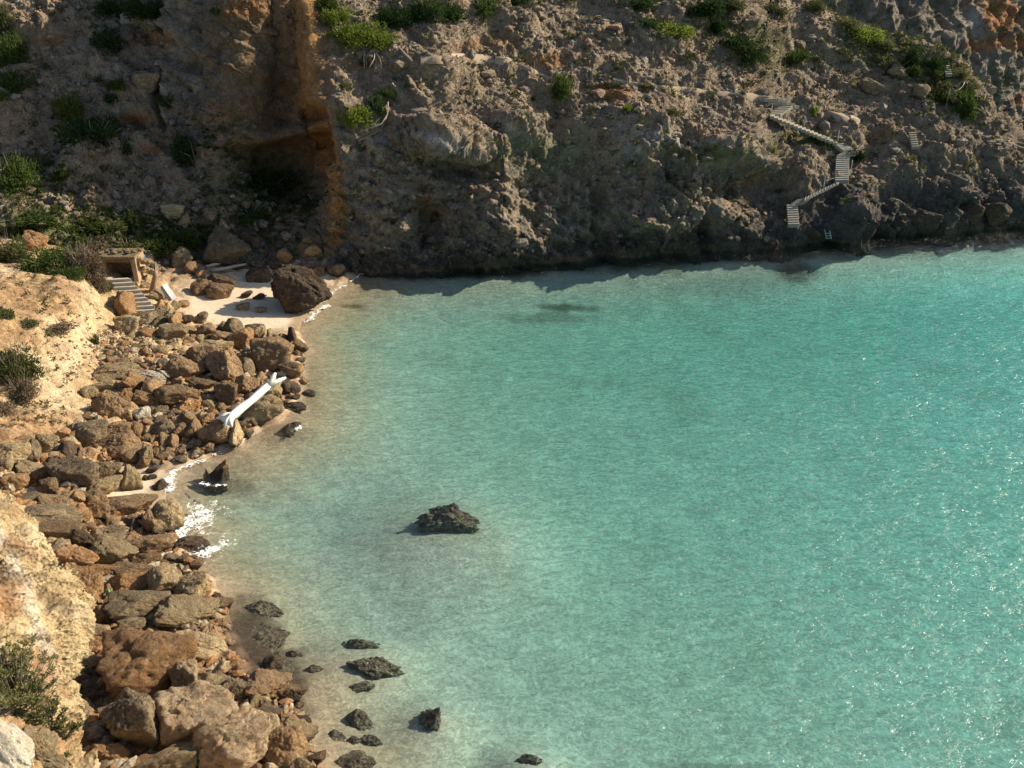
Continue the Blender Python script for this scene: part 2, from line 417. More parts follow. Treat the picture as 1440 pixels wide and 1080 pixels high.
def blob(cx, cy, rx, ry, soft=.6, ang=0, wob=.5):
    a = R(ang); dx, dy = X - cx, Yp - cy; u = (dx*math.cos(a) - dy*math.sin(a))/rx; v = (dx*math.sin(a) + dy*math.cos(a))/ry
    return sstep(1 + soft, 1 - soft, np.sqrt(u*u + v*v) + wob*WN)
WN = fbm(P*.45, 5, 2.1, .6)
face = blob(400, 110, 95, 210, .35, 0, .25)*sstep(235, 270, X)*sstep(475, 455, X)
calm = 1 - .62*face
def pline(pts, wd, wob=.5):
    L = np.array(pts, float); return sstep(1.5, .6, segdist(np.stack([X, Yp], 1), L)/wd + wob*WN)
q = P + .6*np.stack([fbm(P*.3 + 5, 3), fbm(P*.3 + 15, 3), fbm(P*.3 + 25, 3)], 1)
q2 = P + .9*np.stack([fbm(P*.9 + 45, 4, 2.1, .6), fbm(P*.9 + 55, 4, 2.1, .6), fbm(P*.9 + 65, 4, 2.1, .6)], 1)
da = R(-28); al = P[:, 0]*math.cos(da) + P[:, 2]*math.sin(da); ac = -P[:, 0]*math.sin(da) + P[:, 2]*math.cos(da)     # beds dip down to the right
bed = np.stack([al*.16, ac*.85 + .8*fbm(P*.25 + 7, 3), P[:, 1]*.3], 1)
d = 1.3*fbm(P*.13, 3) + .9*ridged(q*np.array((.26, .26, .38)), 5)*(.3 + .7*cl) + .3*ridged(q2*np.array((.9, .9, .6)), 4)*cl + .5*ridged(bed, 4)*(.55 + .45*cl)*(1 + .9*sstep(270, 230, X))
f1, f2, cid = worley(q2*np.array((.45, .45, .6)))
d += (cid - .5)*.6*(.15 + .85*cl)
f1, f2, cid2 = worley(q2*np.array((1.2, 1.2, 1.7)) + 30)
def saw(x):
    f = x - np.floor(x); return np.where(f < .82, f/.82, (1 - f)/.18)
w1 = ac*.42 + 1.1*fbm(P*.16 + 3, 3) + .25*fbm(P*.9 + 13, 3); w2 = ac*1.25 + 1.3*fbm(P*.3 + 23, 3) + .3*fbm(P*1.5 + 33, 3)
d += .75*saw(w1)*sstep(-.25, .2, fbm(P*.22 + 43, 3)) + .28*saw(w2)*sstep(-.2, .2, fbm(P*.4 + 53, 3))
jn = saw(al*.5 + 1.2*fbm(P*.25 + 63, 3)); d += .3*jn*cl*sstep(-.1, .2, fbm(P*.3 + 73, 3))
crag = sstep(-.15, .25, fbm(P*.3 + 88, 3))
d += (cid2 - .5)*.26*(.2 + .4*crag + .4*cl)
f1, f2, cid4 = worley(q2*np.array((3.2, 3.2, 4.0)) + 80)
d += (cid4 - .5)*.13*(.3 + .7*crag)
d += .17*ridged(q2*2.2, 4)*(.35 + .65*crag) + .09*fbm(P*5.5, 3)
for cx_, cy_, rx_, ry_, am, an in ((640, 198, 62, 20, 1.7, -18), (628, 236, 58, 15, -1.5, -10), (602, 318, 24, 28, -1.8, 0), (530, 290, 28, 60, 1.0, 0), (770, 255, 60, 60, -1.2, 0), (885, 190, 55, 45, 1.1, 0), (1045, 262, 50, 28, -1.9, 0), (1015, 215, 60, 16, 1.1, 15),
        (1135, 250, 30, 45, 1.0, 0), (1195, 312, 28, 34, 1.5, 0), (700, 300, 40, 60, .9, 0), (845, 320, 14, 50, -1.2, 0), (990, 330, 8, 40, -1.0, 0), (210, 148, 44, 26, 1.3, 0), (185, 176, 40, 9, -1.1, 0), (236, 142, 8, 36, -2.2, 0), (262, 70, 9, 90, 1.2, -8), (340, 120, 30, 55, 1.0, 0),
        (360, 195, 60, 12, .9, 5), (410, 185, 45, 10, 1.4, 12), (400, 240, 55, 40, -2.4, 0), (450, 190, 20, 40, -1.2, 20), (60, 40, 60, 24, 1.0, 0), (120, 232, 60, 20, .9, 20), (770, 150, 30, 24, -1.0, -40), (735, 190, 40, 14, .8, -20), (580, 90, 50, 18, .9, 0), (1190, 190, 30, 30, .5, 0), (1250, 240, 60, 20, .8, 25), (950, 300, 70, 24, .8, 0)):
    d += am*blob(cx_, cy_, rx_, ry_, .55, an, .35)*calm**-1*np.where((cx_ < 250) | (cx_ > 480), 1, 1)
rnd = sstep(1180, 1260, X)*sstep(170, 230, Yp)     # knobbly rounded rocks low on the far right
f1, f2, cid3 = worley(q*.62 + 60); d += rnd*(.75*(1 - f1*1.3))
d -= .85*(.5 + .5*cl)
d *= calm*(.55 + .45*sstep(-.4, .8, np.abs(P[:, 2])))
P = P + Nf*d[:, None]
G2 = P.reshape(nC, nR, 3); Nn2 = normals(G2)
if (Nn2*Nn).sum() < 0: Nn2 = -Nn2
nz = Nn2[:, :, 2].ravel()
PX0 = to_px(P); X, Yp = PX0[:, 0], PX0[:, 1]
def lerp(a, b, t): return a + (b - a)*np.asarray(t)[:, None]
C = np.tile(np.array((.335, .265, .185)), (len(P), 1))
n1 = fbm(P*.35 + 40, 5, 2.1, .6); n2 = fbm(P*1.6 + 10, 4, 2.1, .6); n3 = fbm(P*np.array((.5, .5, .9)) + 70, 4)
C = lerp(C, (.35, .255, .175), sstep(-.1, .35, n1))
C = lerp(C, (.235, .205, .17), cl*sstep(-.15, .2, n3))
C = lerp(C, (.33, .29, .245), sstep(.1, .4, n2)*.6)
C = lerp(C, (.15, .125, .10), sstep(.15, .45, -n2)*.55)
for b in ((630, 205, 30, 10, .4, -14, .4, .8), (600, 192, 32, 7, .4, -18, .5, .8), (905, 188, 36, 12, .5, -18, 1.1, .8), (960, 200, 26, 8, .4, -25, 1., .7), (890, 205, 14, 20, .5, 0, .9, .6), (525, 205, 14, 20, .5, 0, 1.2, .5), (560, 275, 22, 6, .5, 0, 1.3, .5), (1380, 25, 12, 30, .5, 0, 1, .4), (700, 180, 30, 8, .5, -10, .8, .35), (850, 150, 12, 16, .5, 0, 1, .35), (150, 95, 20, 10, .5, 0, 1., .5)):
    C = lerp(C, (.52, .49, .45), blob(*b[:7])*b[7]*sstep(-.25, .15, n2))
C = lerp(C, (.42, .33, .24), blob(515, 255, 32, 75, .5, 0, .6)*.6)
C = lerp(C, (.22, .22, .14), blob(770, 215, 60, 28, .5, 0, .4)*.8)
C = lerp(C, (.26, .15, .075), face*.8)
C = lerp(C, (.20, .155, .10), face*sstep(390, 330, X)*.6)
C = lerp(C, (.14, .095, .055), blob(385, 110, 30, 75, .6)*.6)
C = lerp(C, (.52, .28, .11), pline([(420, -60), (428, 20), (432, 110), (440, 160), (460, 205), (470, 250), (474, 300), (470, 340)], 13, 1.2)*.9)
C = lerp(C, (.42, .20, .075), pline([(448, 160), (455, 200), (450, 235)], 10, .6)*.8)
for b in ((860, 130, 26, 14, .4, 0, .4, .9), (770, 85, 30, 12, .5, 0, .5, .7), (690, 62, 50, 10, .5, 5, .6, .5), (1060, 250, 22, 10, .5, 20, .4, .5), (185, 168, 26, 8, .4, 0, .4, .8), (75, 55, 26, 6, .4, 8, .5, .8), (215, 55, 26, 14, .5, 0, .8, .6), (215, 210, 20, 8, .5, 0, .8, .6), (345, 12, 28, 12, .5, 0, .6, .7), (505, 90, 30, 12, .5, 0, .6, .5), (1245, 188, 30, 12, .5, 20, .8, .5), (600, 290, 25, 14, .6, 0, .8, .4), (440, 345, 26, 12, .5, 0, .8, .6), (1400, 50, 60, 30, .5, 0, .9, .6)):
    C = lerp(C, (.37, .185, .075), blob(*b[:7])*b[7])
C = lerp(C, (.10, .11, .05), blob(370, 265, 70, 45, .6, 0, .7)*.65)
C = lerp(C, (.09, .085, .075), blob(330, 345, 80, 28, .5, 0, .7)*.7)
C = lerp(C, (.10, .13, .035), blob(110, 325, 130, 26, .5, 0, .8)*.75)
for b in ((1225, 45, 55, 14, .5, -22, .7), (1290, 95, 60, 16, .6, -30, .9), (1345, 135, 40, 22, .6, -40, .9), (985, 215, 60, 8, .5, 0, 1.2), (1240, 70, 60, 25, .6, -20, 1.3), (1130, 195, 40, 10, .6, 0, 1.2), (1050, 60, 60, 30, .7, -25, 1.4)):
    C = lerp(C, (.13, .14, .04), blob(*b)*.7)
spot = sstep(.28, .42, fbm(P*1.1 + 90, 4, 2.2, .65))*sstep(.35, .7, nz)
C = lerp(C, (.12, .115, .05), spot*.65)
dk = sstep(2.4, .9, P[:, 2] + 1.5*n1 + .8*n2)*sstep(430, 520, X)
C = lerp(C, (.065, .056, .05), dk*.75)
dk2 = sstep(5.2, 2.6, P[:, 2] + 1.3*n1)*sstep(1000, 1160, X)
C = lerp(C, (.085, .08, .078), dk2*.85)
C = lerp(C, (.21, .17, .13), sstep(1150, 1350, X)*.35)
C = lerp(C, (.16, .10, .05), sstep(.4, .25, P[:, 2])*sstep(-.1, .12, P[:, 2])*sstep(430, 520, X)*.6)
C = lerp(C, (.05, .055, .04), sstep(-.1, -.5, P[:, 2])*.8)
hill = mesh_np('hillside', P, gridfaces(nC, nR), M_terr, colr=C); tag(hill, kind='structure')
HP, HC, HX, HY, Hnz = P, C, X, Yp, nz

# cliff across the gully, behind the ridge
far_cols = [(960, 240, [(120, 50), (-80, 40)]), (1120, 235, [(120, 55), (40, 62), (-80, 50)]), (1250, 230, [(120, 58), (40, 70), (-80, 50)]),
            (1340, 225, [(150, 66), (60, 74), (-80, 55)]), (1440, 222, [(150, 68), (80, 76), (-80, 60)]), (1560, 220, [(150, 66), (60, 72), (-80, 60)]), (1900, 215, [(150, 60), (-80, 60)])]
def far_col(x, y, segs):
    Y = 108 + max(0, x - 1200)*.05; r = ray(x, y); z0 = H + r[2]/r[1]*Y
    P = [atY(x, y, Y) + np.array((0, -3, -4 - z0)), atY(x, y, Y)]; z = z0
    for yy, th in segs:
        th = math.tan(R(th)); r = ray(x, yy); t = -r[2]/r[1]; Y2 = (H - z + Y*th)/(t + th); p = atY(x, yy, Y2); P.append(p); z, Y = p[2], p[1]
    return np.array(P)
FC = np.array([smooth1(resample(far_col(*c), 220), 10) for c in far_cols]); fx = np.array([c[0] for c in far_cols], float)
pxs = np.linspace(960, 1900, 420); G = catmull(FC, np.interp(pxs, fx, np.arange(len(fx)))); Nn = normals(G)
if Nn[200, 100, 1] > 0: Nn = -Nn
P = G.reshape(-1, 3); Nf = Nn.reshape(-1, 3)
q = P + .8*np.stack([fbm(P*.2 + 5, 3), fbm(P*.2 + 15, 3), fbm(P*.2 + 25, 3)], 1)
d = 2.2*ridged(q*np.array((.16, .16, .10)), 4) + .5*ridged(q*.8, 3) + .1*fbm(P*3, 3)
f1, f2, cid = worley(q*.5); d += (cid - .5)*.9
P = P + Nf*d[:, None]; PX0 = to_px(P); X, Yp = PX0[:, 0], PX0[:, 1]; WN = fbm(P*.3, 4)
C = np.tile(np.array((.27, .23, .185)), (len(P), 1)); n1 = fbm(P*.3 + 33, 5)
C = lerp(C, (.20, .18, .13), sstep(.0, .3, n1)*.7)
C = lerp(C, (.36, .19, .10), sstep(.05, .3, fbm(P*.25 + 77, 4))*sstep(1340, 1400, X))
for b in ((1405, 20, 30, 26, .5, 0, .6), (1385, 62, 30, 10, .5, 0, .8), (1430, 60, 20, 14, .5, 0, .8)): C = lerp(C, (.42, .20, .09), blob(*b)*.9)
C = lerp(C, (.44, .42, .38), blob(1372, 30, 12, 22, .5, 0, 1.)*.7)
C = lerp(C, (.09, .11, .035), sstep(.1, .3, fbm(P*.6 + 99, 4))*.6)
farc = mesh_np('far_cliff', P, gridfaces(420, 220), M_terr, colr=C); tag(farc, kind='structure')

# ------------------------------------------------------------------ shore: sand, sea bed
shore_px = [(505, 384), (492, 392), (478, 404), (462, 420), (450, 434), (432, 448), (420, 462), (428, 482), (424, 500), (420, 530), (418, 560), (405, 585), (370, 605), (340, 628),
            (300, 640), (262, 655), (242, 668), (236, 690), (232, 712), (255, 735), (244, 760), (268, 785), (300, 815), (312, 850), (330, 890), (350, 930), (395, 960), (415, 1000), (425, 1040), (455, 1080), (520, 1200), (700, 1500)]
SH = np.array([atz(x, y, 0)[:2] for x, y in shore_px])
land_poly = np.vstack([SH, [(-80, SH[-1][1]), (-80, 110), (SH[0][0], 110)]])
def inside(P, poly):
    x, y = P[:, 0], P[:, 1]; r = np.zeros(len(P), bool); n = len(poly)
    for i in range(n):
        x1, y1 = poly[i]; x2, y2 = poly[(i + 1) % n]
        if y1 == y2: continue
        c = ((y1 > y) != (y2 > y)) & (x < (x2 - x1)*(y - y1)/(y2 - y1) + x1); r ^= c
    return r
SHOAL = [(630, 736, 1.45, 4.4), (520, 925, .4, 2.0), (612, 1005, .6, 1.4), (745, 1065, .8, 1.4)]
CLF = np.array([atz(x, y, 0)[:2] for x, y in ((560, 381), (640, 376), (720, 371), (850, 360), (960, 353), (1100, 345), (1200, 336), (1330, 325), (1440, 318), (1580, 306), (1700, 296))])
def shore_z(xy):
    xy = np.asarray(xy, float).reshape(-1, 2); d = segdist(xy, SH); s = np.where(inside(xy, land_poly), d, -d)
    s = s + .35*fbm(np.c_[xy*.35, np.zeros(len(xy))], 3)
    z = np.where(s > 0, .13*s - .02*np.maximum(s - 9, 0), -2.6*(1 - np.exp(-np.maximum(-s, 0)/5.2)) - .035*np.minimum(np.maximum(-s, 0), 60))
    dc = segdist(xy, CLF); z = np.where(s < 0, z*(1 - .80*np.exp(-(dc/4.0)**2)), z); zs = z.copy()
    for x0, y0, am, rr in SHOAL:
        c0 = atz(x0, y0, -.8); z = np.where(s < -.3, np.maximum(z, np.minimum(zs + am*np.exp(-((xy[:, 0] - c0[0])**2 + (xy[:, 1] - c0[1])**2)/rr**2), -.35)), z)
    return z, s
xs = np.r_[np.arange(-400, -50, 50), np.arange(-50, -35, 1.5), np.arange(-35, 12, .16), np.arange(12, 62, .6), np.arange(62, 420, 40)]
ys = np.r_[np.arange(-300, 10, 40), np.arange(10, 74, .18), np.arange(74, 110, 1.5), np.arange(110, 600, 60)]
A, B = np.meshgrid(xs, ys, indexing='ij'); XY = np.stack([A.ravel(), B.ravel()], 1)
z, s = shore_z(XY); P = np.c_[XY, z]
PX0 = to_px(P); X, Yp = PX0[:, 0], PX0[:, 1]
X = np.where(XY[:, 1] < 5, -999, X); WN = fbm(P*.6, 4)
beach = np.maximum(np.maximum(blob(370, 425, 120, 42, .25, 0, .15), blob(200, 690, 55, 28, .4, 0, .2)), sstep(.0, -.4, s))
rub = (1 - beach)*sstep(-.2, .3, s)
f1, f2, cid = worley(P*np.array((2.3, 2.3, 2.3))); P[:, 2] += rub*((1 - f1)*.32 + (cid - .5)*.2)
P[:, 2] += np.where(s < -1.5, .06*fbm(P*.5 + 3, 3), 0)
C = np.tile(np.array((.57, .475, .35)), (len(P), 1))
C = lerp(C, (.66, .67, .62), sstep(-.5, -6, s))
C = lerp(C, (.035, .05, .04), sstep(1.5, .3, segdist(XY, CLF) + 1.2*WN)*sstep(-.3, -.6, s)*.85)  # painted shade: bed darkened along the cliff foot to read as cliff shadow
C = lerp(C, (.36, .25, .15), rub); C = lerp(C, (.20, .14, .09), rub*sstep(.0, .3, fbm(P*1.5 + 8, 3)))
C = lerp(C, (.46, .34, .20), rub*blob(190, 480, 70, 50, .4, 0, .3))
C = lerp(C, (.30, .30, .22), blob(638, 742, 58, 26, .7, 0, .6)*.35)
def weed(cx, cy, rx, ry, k, ang=0, w=.9): return blob(cx, cy, rx, ry, .5, ang, w)*k
for b in ((1120, 383, 32, 15, .95, 0, .6), (800, 433, 50, 5, .75, -3), (770, 447, 60, 8, .35), (640, 383, 150, 8, .5), (860, 375, 110, 10, .35), (1040, 400, 70, 14, .2), (495, 431, 18, 2.5, .7),
          (350, 905, 44, 55, .95, 30, .4), (392, 955, 44, 34, .9, 0, .5), (345, 842, 24, 8, .5), (372, 862, 20, 6, .6), (400, 1010, 40, 24, .6), (420, 915, 24, 6, .5), (330, 685, 26, 10, .45), (400, 610, 40, 16, .35), (1250, 340, 160, 10, .5), (440, 550, 12, 40, .3), (700, 1200, 6, 2, .1), (990, 1078, 60, 5, .4)):
    C = lerp(C, (.085, .06, .04), weed(*b))
C = lerp(C, (.30, .27, .16), sstep(.15, .5, fbm(P*.12 + 50, 4))*sstep(-2, -8, s)*.3)
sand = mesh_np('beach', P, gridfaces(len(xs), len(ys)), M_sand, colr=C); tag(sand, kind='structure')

# ------------------------------------------------------------------ water: a closed body with waves on top
xs2 = np.r_[-400, -60, np.arange(-36, 62, .3), 90, 200, 420]; ys2 = np.r_[-300, 0, np.arange(12, 96, .3), 110, 200, 600]
A, B = np.meshgrid(xs2, ys2, indexing='ij'); X2, Y2 = A.ravel(), B.ravel()
wz = .030*fbm(np.c_[X2*.5, Y2*.75, X2*0], 3) + .012*np.sin(.9*X2*.5 + 2.2*Y2*.8 + 2*perlin(np.c_[X2*.2, Y2*.2, X2*0 + 5]))
V = np.c_[X2, Y2, wz]; Fq = gridfaces(len(xs2), len(ys2)).tolist()
n, m = len(xs2), len(ys2); ring = [i*m for i in range(n)] + [(n - 1)*m + j for j in range(1, m)] + [i*m + m - 1 for i in range(n - 2, -1, -1)] + [j for j in range(m - 2, 0, -1)]
b = len(V); V = np.vstack([V, np.c_[V[ring][:, :2], np.full(len(ring), -14.)], [[0, 100, -14.]]])
for k in range(len(ring)):
    a, c = k, (k + 1) % len(ring); Fq.append([ring[a], ring[c], b + c, b + a])
me = bpy.data.meshes.new('sea'); me.from_pydata(V.tolist(), [], Fq + [[b + (k + 1) % len(ring), b + k, len(V) - 1] for k in range(len(ring))]); 
import bmesh
bm = bmesh.new(); bm.from_mesh(me); bmesh.ops.recalc_face_normals(bm, faces=bm.faces); bm.to_mesh(me); bm.free()
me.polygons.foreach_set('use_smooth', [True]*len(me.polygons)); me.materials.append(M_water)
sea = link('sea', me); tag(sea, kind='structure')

# ------------------------------------------------------------------ sandy bank on the near left
def bank_row(st, moves, under=3.0):
    p = atz(*st); P = [p + np.array((1.2, 0, -1.5)), p]; Y0 = p[1]
    for x, y, dY in moves: P.append(atY(x, y, Y0 + dY))
    P.append(P[-1] + np.array((-8, 1, 1.5))); return np.array(P)
rows = [
 ((232, 396, 1.4), [(190, 384, .3), (150, 368, .6), (100, 350, 1), (0, 330, 1), (-150, 325, 1)]),
 ((222, 425, 1.3), [(190, 415, 0), (165, 400, .2), (135, 388, .4), (100, 372, .5), (0, 352, .6), (-150, 345, 1)]),
 ((214, 450, 1.2), [(175, 445, 0), (148, 428, 0), (126, 396, .3), (100, 380, .3), (50, 374, .4), (0, 368, .5), (-150, 360, 1)]),
 ((208, 475, 1.2), [(165, 470, 0), (132, 452, 0), (112, 410, .2), (85, 396, .3), (40, 392, .4), (0, 388, .4), (-150, 378, 1)]),
 ((195, 500, 1.1), [(155, 498, 0), (125, 478, 0), (92, 440, .2), (60, 425, .3), (30, 415, .3), (0, 408, .4), (-150, 395, 1)]),
 ((185, 530, 1.1), [(145, 525, 0), (112, 505, 0), (80, 475, .2), (50, 455, .3), (20, 442, .4), (0, 432, .4), (-150, 415, 1)]),
 ((175, 560, 1.1), [(135, 558, 0), (100, 540, 0), (70, 515, .2), (40, 492, .3), (15, 480, .4), (0, 470, .4), (-150, 440, 1)]),
 ((160, 595, 1.1), [(122, 588, 0), (92, 575, 0), (60, 555, .1), (30, 538, .2), (0, 522, .4), (-60, 500, .4), (-150, 470, 1)]),
 ((135, 625, 1.1), [(100, 615, 0), (75, 605, 0), (45, 592, .1), (15, 580, .2), (-20, 560, .4), (-60, 540, .4), (-180, 500, 1)]),
 ((110, 665, 1.1), [(75, 655, 0), (40, 645, 0), (10, 632, .1), (-20, 618, .2), (-60, 590, .4), (-100, 570, .4), (-220, 540, 1)]),
 ((105, 740, 1.1), [(70, 732, 0), (30, 722, 0), (0, 710, .1), (-40, 690, .2), (-80, 660, .4), (-130, 640, .4), (-260, 600, 1)]),
 ((100, 850, 1.1), [(60, 840, 0), (20, 828, 0), (-20, 810, .1), (-60, 780, .2), (-120, 750, .4), (-180, 730, .4), (-350, 700, 1)]),
 ((90, 1000, 1.1), [(50, 990, 0), (10, 975, 0), (-40, 950, .1), (-100, 910, .2), (-160, 870, .4), (-260, 840, .4), (-400, 800, 1)]),
 ((90, 1200, 1.1), [(50, 1190, 0), (10, 1170, 0), (-40, 1140, .1), (-100, 1100, .2), (-160, 1050, .4), (-260, 1000, .4), (-400, 960, 1)]),
]
BR = np.array([smooth1(resample(bank_row(*r), 260), 5) for r in rows]); G = catmull(BR, np.linspace(0, len(rows) - 1, 420)); Nn = normals(G)
if Nn[200, 100, 2] < 0: Nn = -Nn
P = G.reshape(-1, 3); Nf = Nn.reshape(-1, 3); PX0 = to_px(P); X, Yp = PX0[:, 0], PX0[:, 1]; WN = fbm(P*.9, 4)
u = (P[:, 0]*.6 - P[:, 2])                          # rills run down the slope
rill = ridged(np.c_[P[:, 1]*1.6, u*.25, P[:, 0]*.2], 3)
scree = blob(165, 455, 40, 45, .4, 0, .2)
d = .35*fbm(P*.35, 3) + .16*rill*(1 - scree*.7) + .12*fbm(P*1.4, 4) + .05*fbm(P*6, 3)
f1, f2, cid = worley(P*1.3); d += .22*(cid - .5)*sstep(.05, .25, fbm(P*.5 + 9, 3))
low = sstep(560, 640, Yp); f1, f2, cid = worley(P*1.05 + 3); d += low*((1 - f1)*.55 + (cid - .5)*.3)
P = P + Nf*d[:, None]; PX0 = to_px(P); X, Yp = PX0[:, 0], PX0[:, 1]
C = np.tile(np.array((.50, .35, .19)), (len(P), 1)); n1 = fbm(P*.6 + 12, 5, 2.1, .6)
C = lerp(C, (.44, .28, .15), sstep(-.1, .3, n1)); C = lerp(C, (.60, .47, .29), sstep(.0, .4, fbm(P*.5 + 31, 4)))
for b in ((70, 510, 55, 45, .5, 30, .5), (120, 460, 20, 60, .5, -20, .3), (95, 575, 40, 25, .5, 0, .4), (120, 415, 20, 25, .4, 0, .4)): C = lerp(C, (.60, .47, .30), blob(*b)*.75)
C = lerp(C, (.56, .42, .24), scree*.8)
for b in ((40, 420, 80, 30, .5, 0, .6), (20, 470, 60, 14, .5, -20, .8), (90, 590, 60, 12, .5, 0, .8), (60, 625, 60, 25, .5, 0, .8)): C = lerp(C, (.40, .25, .13), blob(*b)*.7)
C = lerp(C, (.22, .20, .10), sstep(.2, .4, fbm(P*1.3 + 21, 4))*.5*sstep(640, 400, Yp))
bank = mesh_np('sandy_bank', P, gridfaces(420, 260), M_soil, colr=C); tag(bank, kind='structure')

# ------------------------------------------------------------------ sandstone outcrop in the foreground
def out_row(pts, dn=None):
    P = [atY(*p) for p in pts]; e = P[-1]
    for dx, dz in ((-.15, -1.0), (-.8, -2.5), (-1.3, -4.5), (-1.2, -5)): P.append(P[-1] + np.array((dx, .25, dz)))
    return np.array(P)
orow = [
 [(-420, 600, 17.5), (-150, 625, 18), (-60, 645, 18.5), (-20, 668, 18.6), (0, 686, 18.6)],
 [(-420, 640, 16.5), (-150, 670, 17), (-40, 690, 17.6), (0, 698, 17.8), (30, 724, 17.9)],
 [(-420, 690, 15), (-150, 720, 15.5), (-20, 730, 16), (30, 742, 16.4), (62, 762, 16.6)],
 [(-420, 740, 13.6), (-150, 770, 14), (0, 780, 14.6), (50, 790, 15.2), (90, 806, 15.4)],
 [(-420, 810, 12.2), (-150, 830, 12.7), (0, 838, 13.2), (60, 842, 13.9), (108, 848, 14.3)],
 [(-420, 870, 11), (-150, 890, 11.5), (0, 895, 12), (60, 898, 12.6), (104, 896, 13.3)],
 [(-420, 930, 10.2), (-150, 945, 10.6), (0, 950, 10.8), (50, 948, 11.4), (96, 942, 12.4)],
 [(-420, 990, 9.4), (-150, 1000, 9.6), (0, 1010, 9.8), (60, 1010, 10.4), (108, 1000, 11.4)],
 [(-420, 1050, 8.6), (-150, 1060, 8.8), (0, 1070, 9), (80, 1072, 9.6), (140, 1060, 10.6)],
 [(-420, 1150, 7.4), (-150, 1150, 7.6), (0, 1160, 8), (100, 1160, 8.6), (190, 1150, 9.6)],
 [(-500, 1500, 5), (-150, 1500, 5.2), (0, 1500, 5.4), (150, 1500, 6), (320, 1500, 7)],
]
OR = np.array([smooth1(resample(out_row(r), 330), 3) for r in orow]); G = catmull(OR, np.r_[np.linspace(0, 9, 520), np.linspace(9.03, 10, 30)]); Nn = normals(G)
if Nn[200, 60, 2] < 0: Nn = -Nn
P = G.reshape(-1, 3); Nf = Nn.reshape(-1, 3)
q = P + .25*np.stack([fbm(P*1.1 + 5, 3), fbm(P*1.1 + 15, 3), fbm(P*1.1 + 25, 3)], 1)
strata = (q[:, 0]*.5 - q[:, 1]*.3 + q[:, 2]*.9)
d = .55*fbm(P*.45, 3) + .28*ridged(np.c_[q[:, 0]*.6, strata*1.1, q[:, 1]*.5], 4) + .12*ridged(np.c_[q[:, 0]*1.2, strata*3, q[:, 1]], 3)
f1, f2, cid = worley(np.c_[q[:, 0], strata*1.3, q[:, 1]]*1.1); d += (cid - .5)*.42
f1, f2, cid = worley(q*3.2); d += (cid - .5)*.12
d += .08*ridged(q*5, 3) + .05*fbm(P*9, 3) + .02*fbm(P*18, 3)
d -= .42
P = P + Nf*d[:, None]; PX0 = to_px(P); X, Yp = PX0[:, 0], PX0[:, 1]; WN = fbm(P*1.2, 4)
C = np.tile(np.array((.60, .46, .26)), (len(P), 1)); C = lerp(C, (.50, .34, .17), sstep(-.05, .3, fbm(P*.9 + 4, 5))); C = lerp(C, (.64, .52, .33), sstep(.05, .35, fbm(P*1.3 + 54, 5)))
C = lerp(C, (.78, .72, .60), pline([(-20, 720), (20, 790), (42, 850), (62, 910), (74, 960)], 8, .9)*.6)
for b in ((8, 840, 22, 34, .5, 0, .6), (30, 770, 26, 12, .5, -30, .6), (60, 940, 18, 30, .5, 20, .6), (40, 1040, 60, 30, .6, 0, .8)): C = lerp(C, (.46, .25, .13), blob(*b)*.75)
outc = mesh_np('sandstone_outcrop', P, gridfaces(550, 330), M_out, colr=C); tag(outc, kind='structure')

# ------------------------------------------------------------------ ray casting onto the terrain
def bvh_of(o):
    me = o.data; n = len(me.vertices); a = np.empty(n*3, np.float32); me.vertices.foreach_get('co', a)
    f = np.empty(len(me.loops), np.int32); me.loops.foreach_get('vertex_index', f)
    return BVHTree.FromPolygons(a.reshape(-1, 3).tolist(), f.reshape(-1, 4).tolist())
BV = {'hill': bvh_of(hill), 'bank': bvh_of(bank), 'out': bvh_of(outc), 'sand': bvh_of(sand), 'farc': bvh_of(farc)}
def hit(px, py, which=('hill', 'bank', 'sand', 'out', 'farc')):
    d = Vector(ray(px, py)).normalized(); best = None
    for k in which:
        h = BV[k].ray_cast(Vector((0, 0, H)), d)
        if h[0] is not None and (best is None or h[3] < best[3]): best = h
    return (best[0], best[1]) if best else (Vector(atz(px, py, 0)), Vector((0, 0, 1)))
def drop(x, y, which=('bank', 'sand', 'hill')):
    z = -9
    for k in which:
        h = BV[k].ray_cast(Vector((x, y, 60)), Vector((0, 0, -1)))
        if h[0] is not None: z = max(z, h[0].z)
    return z
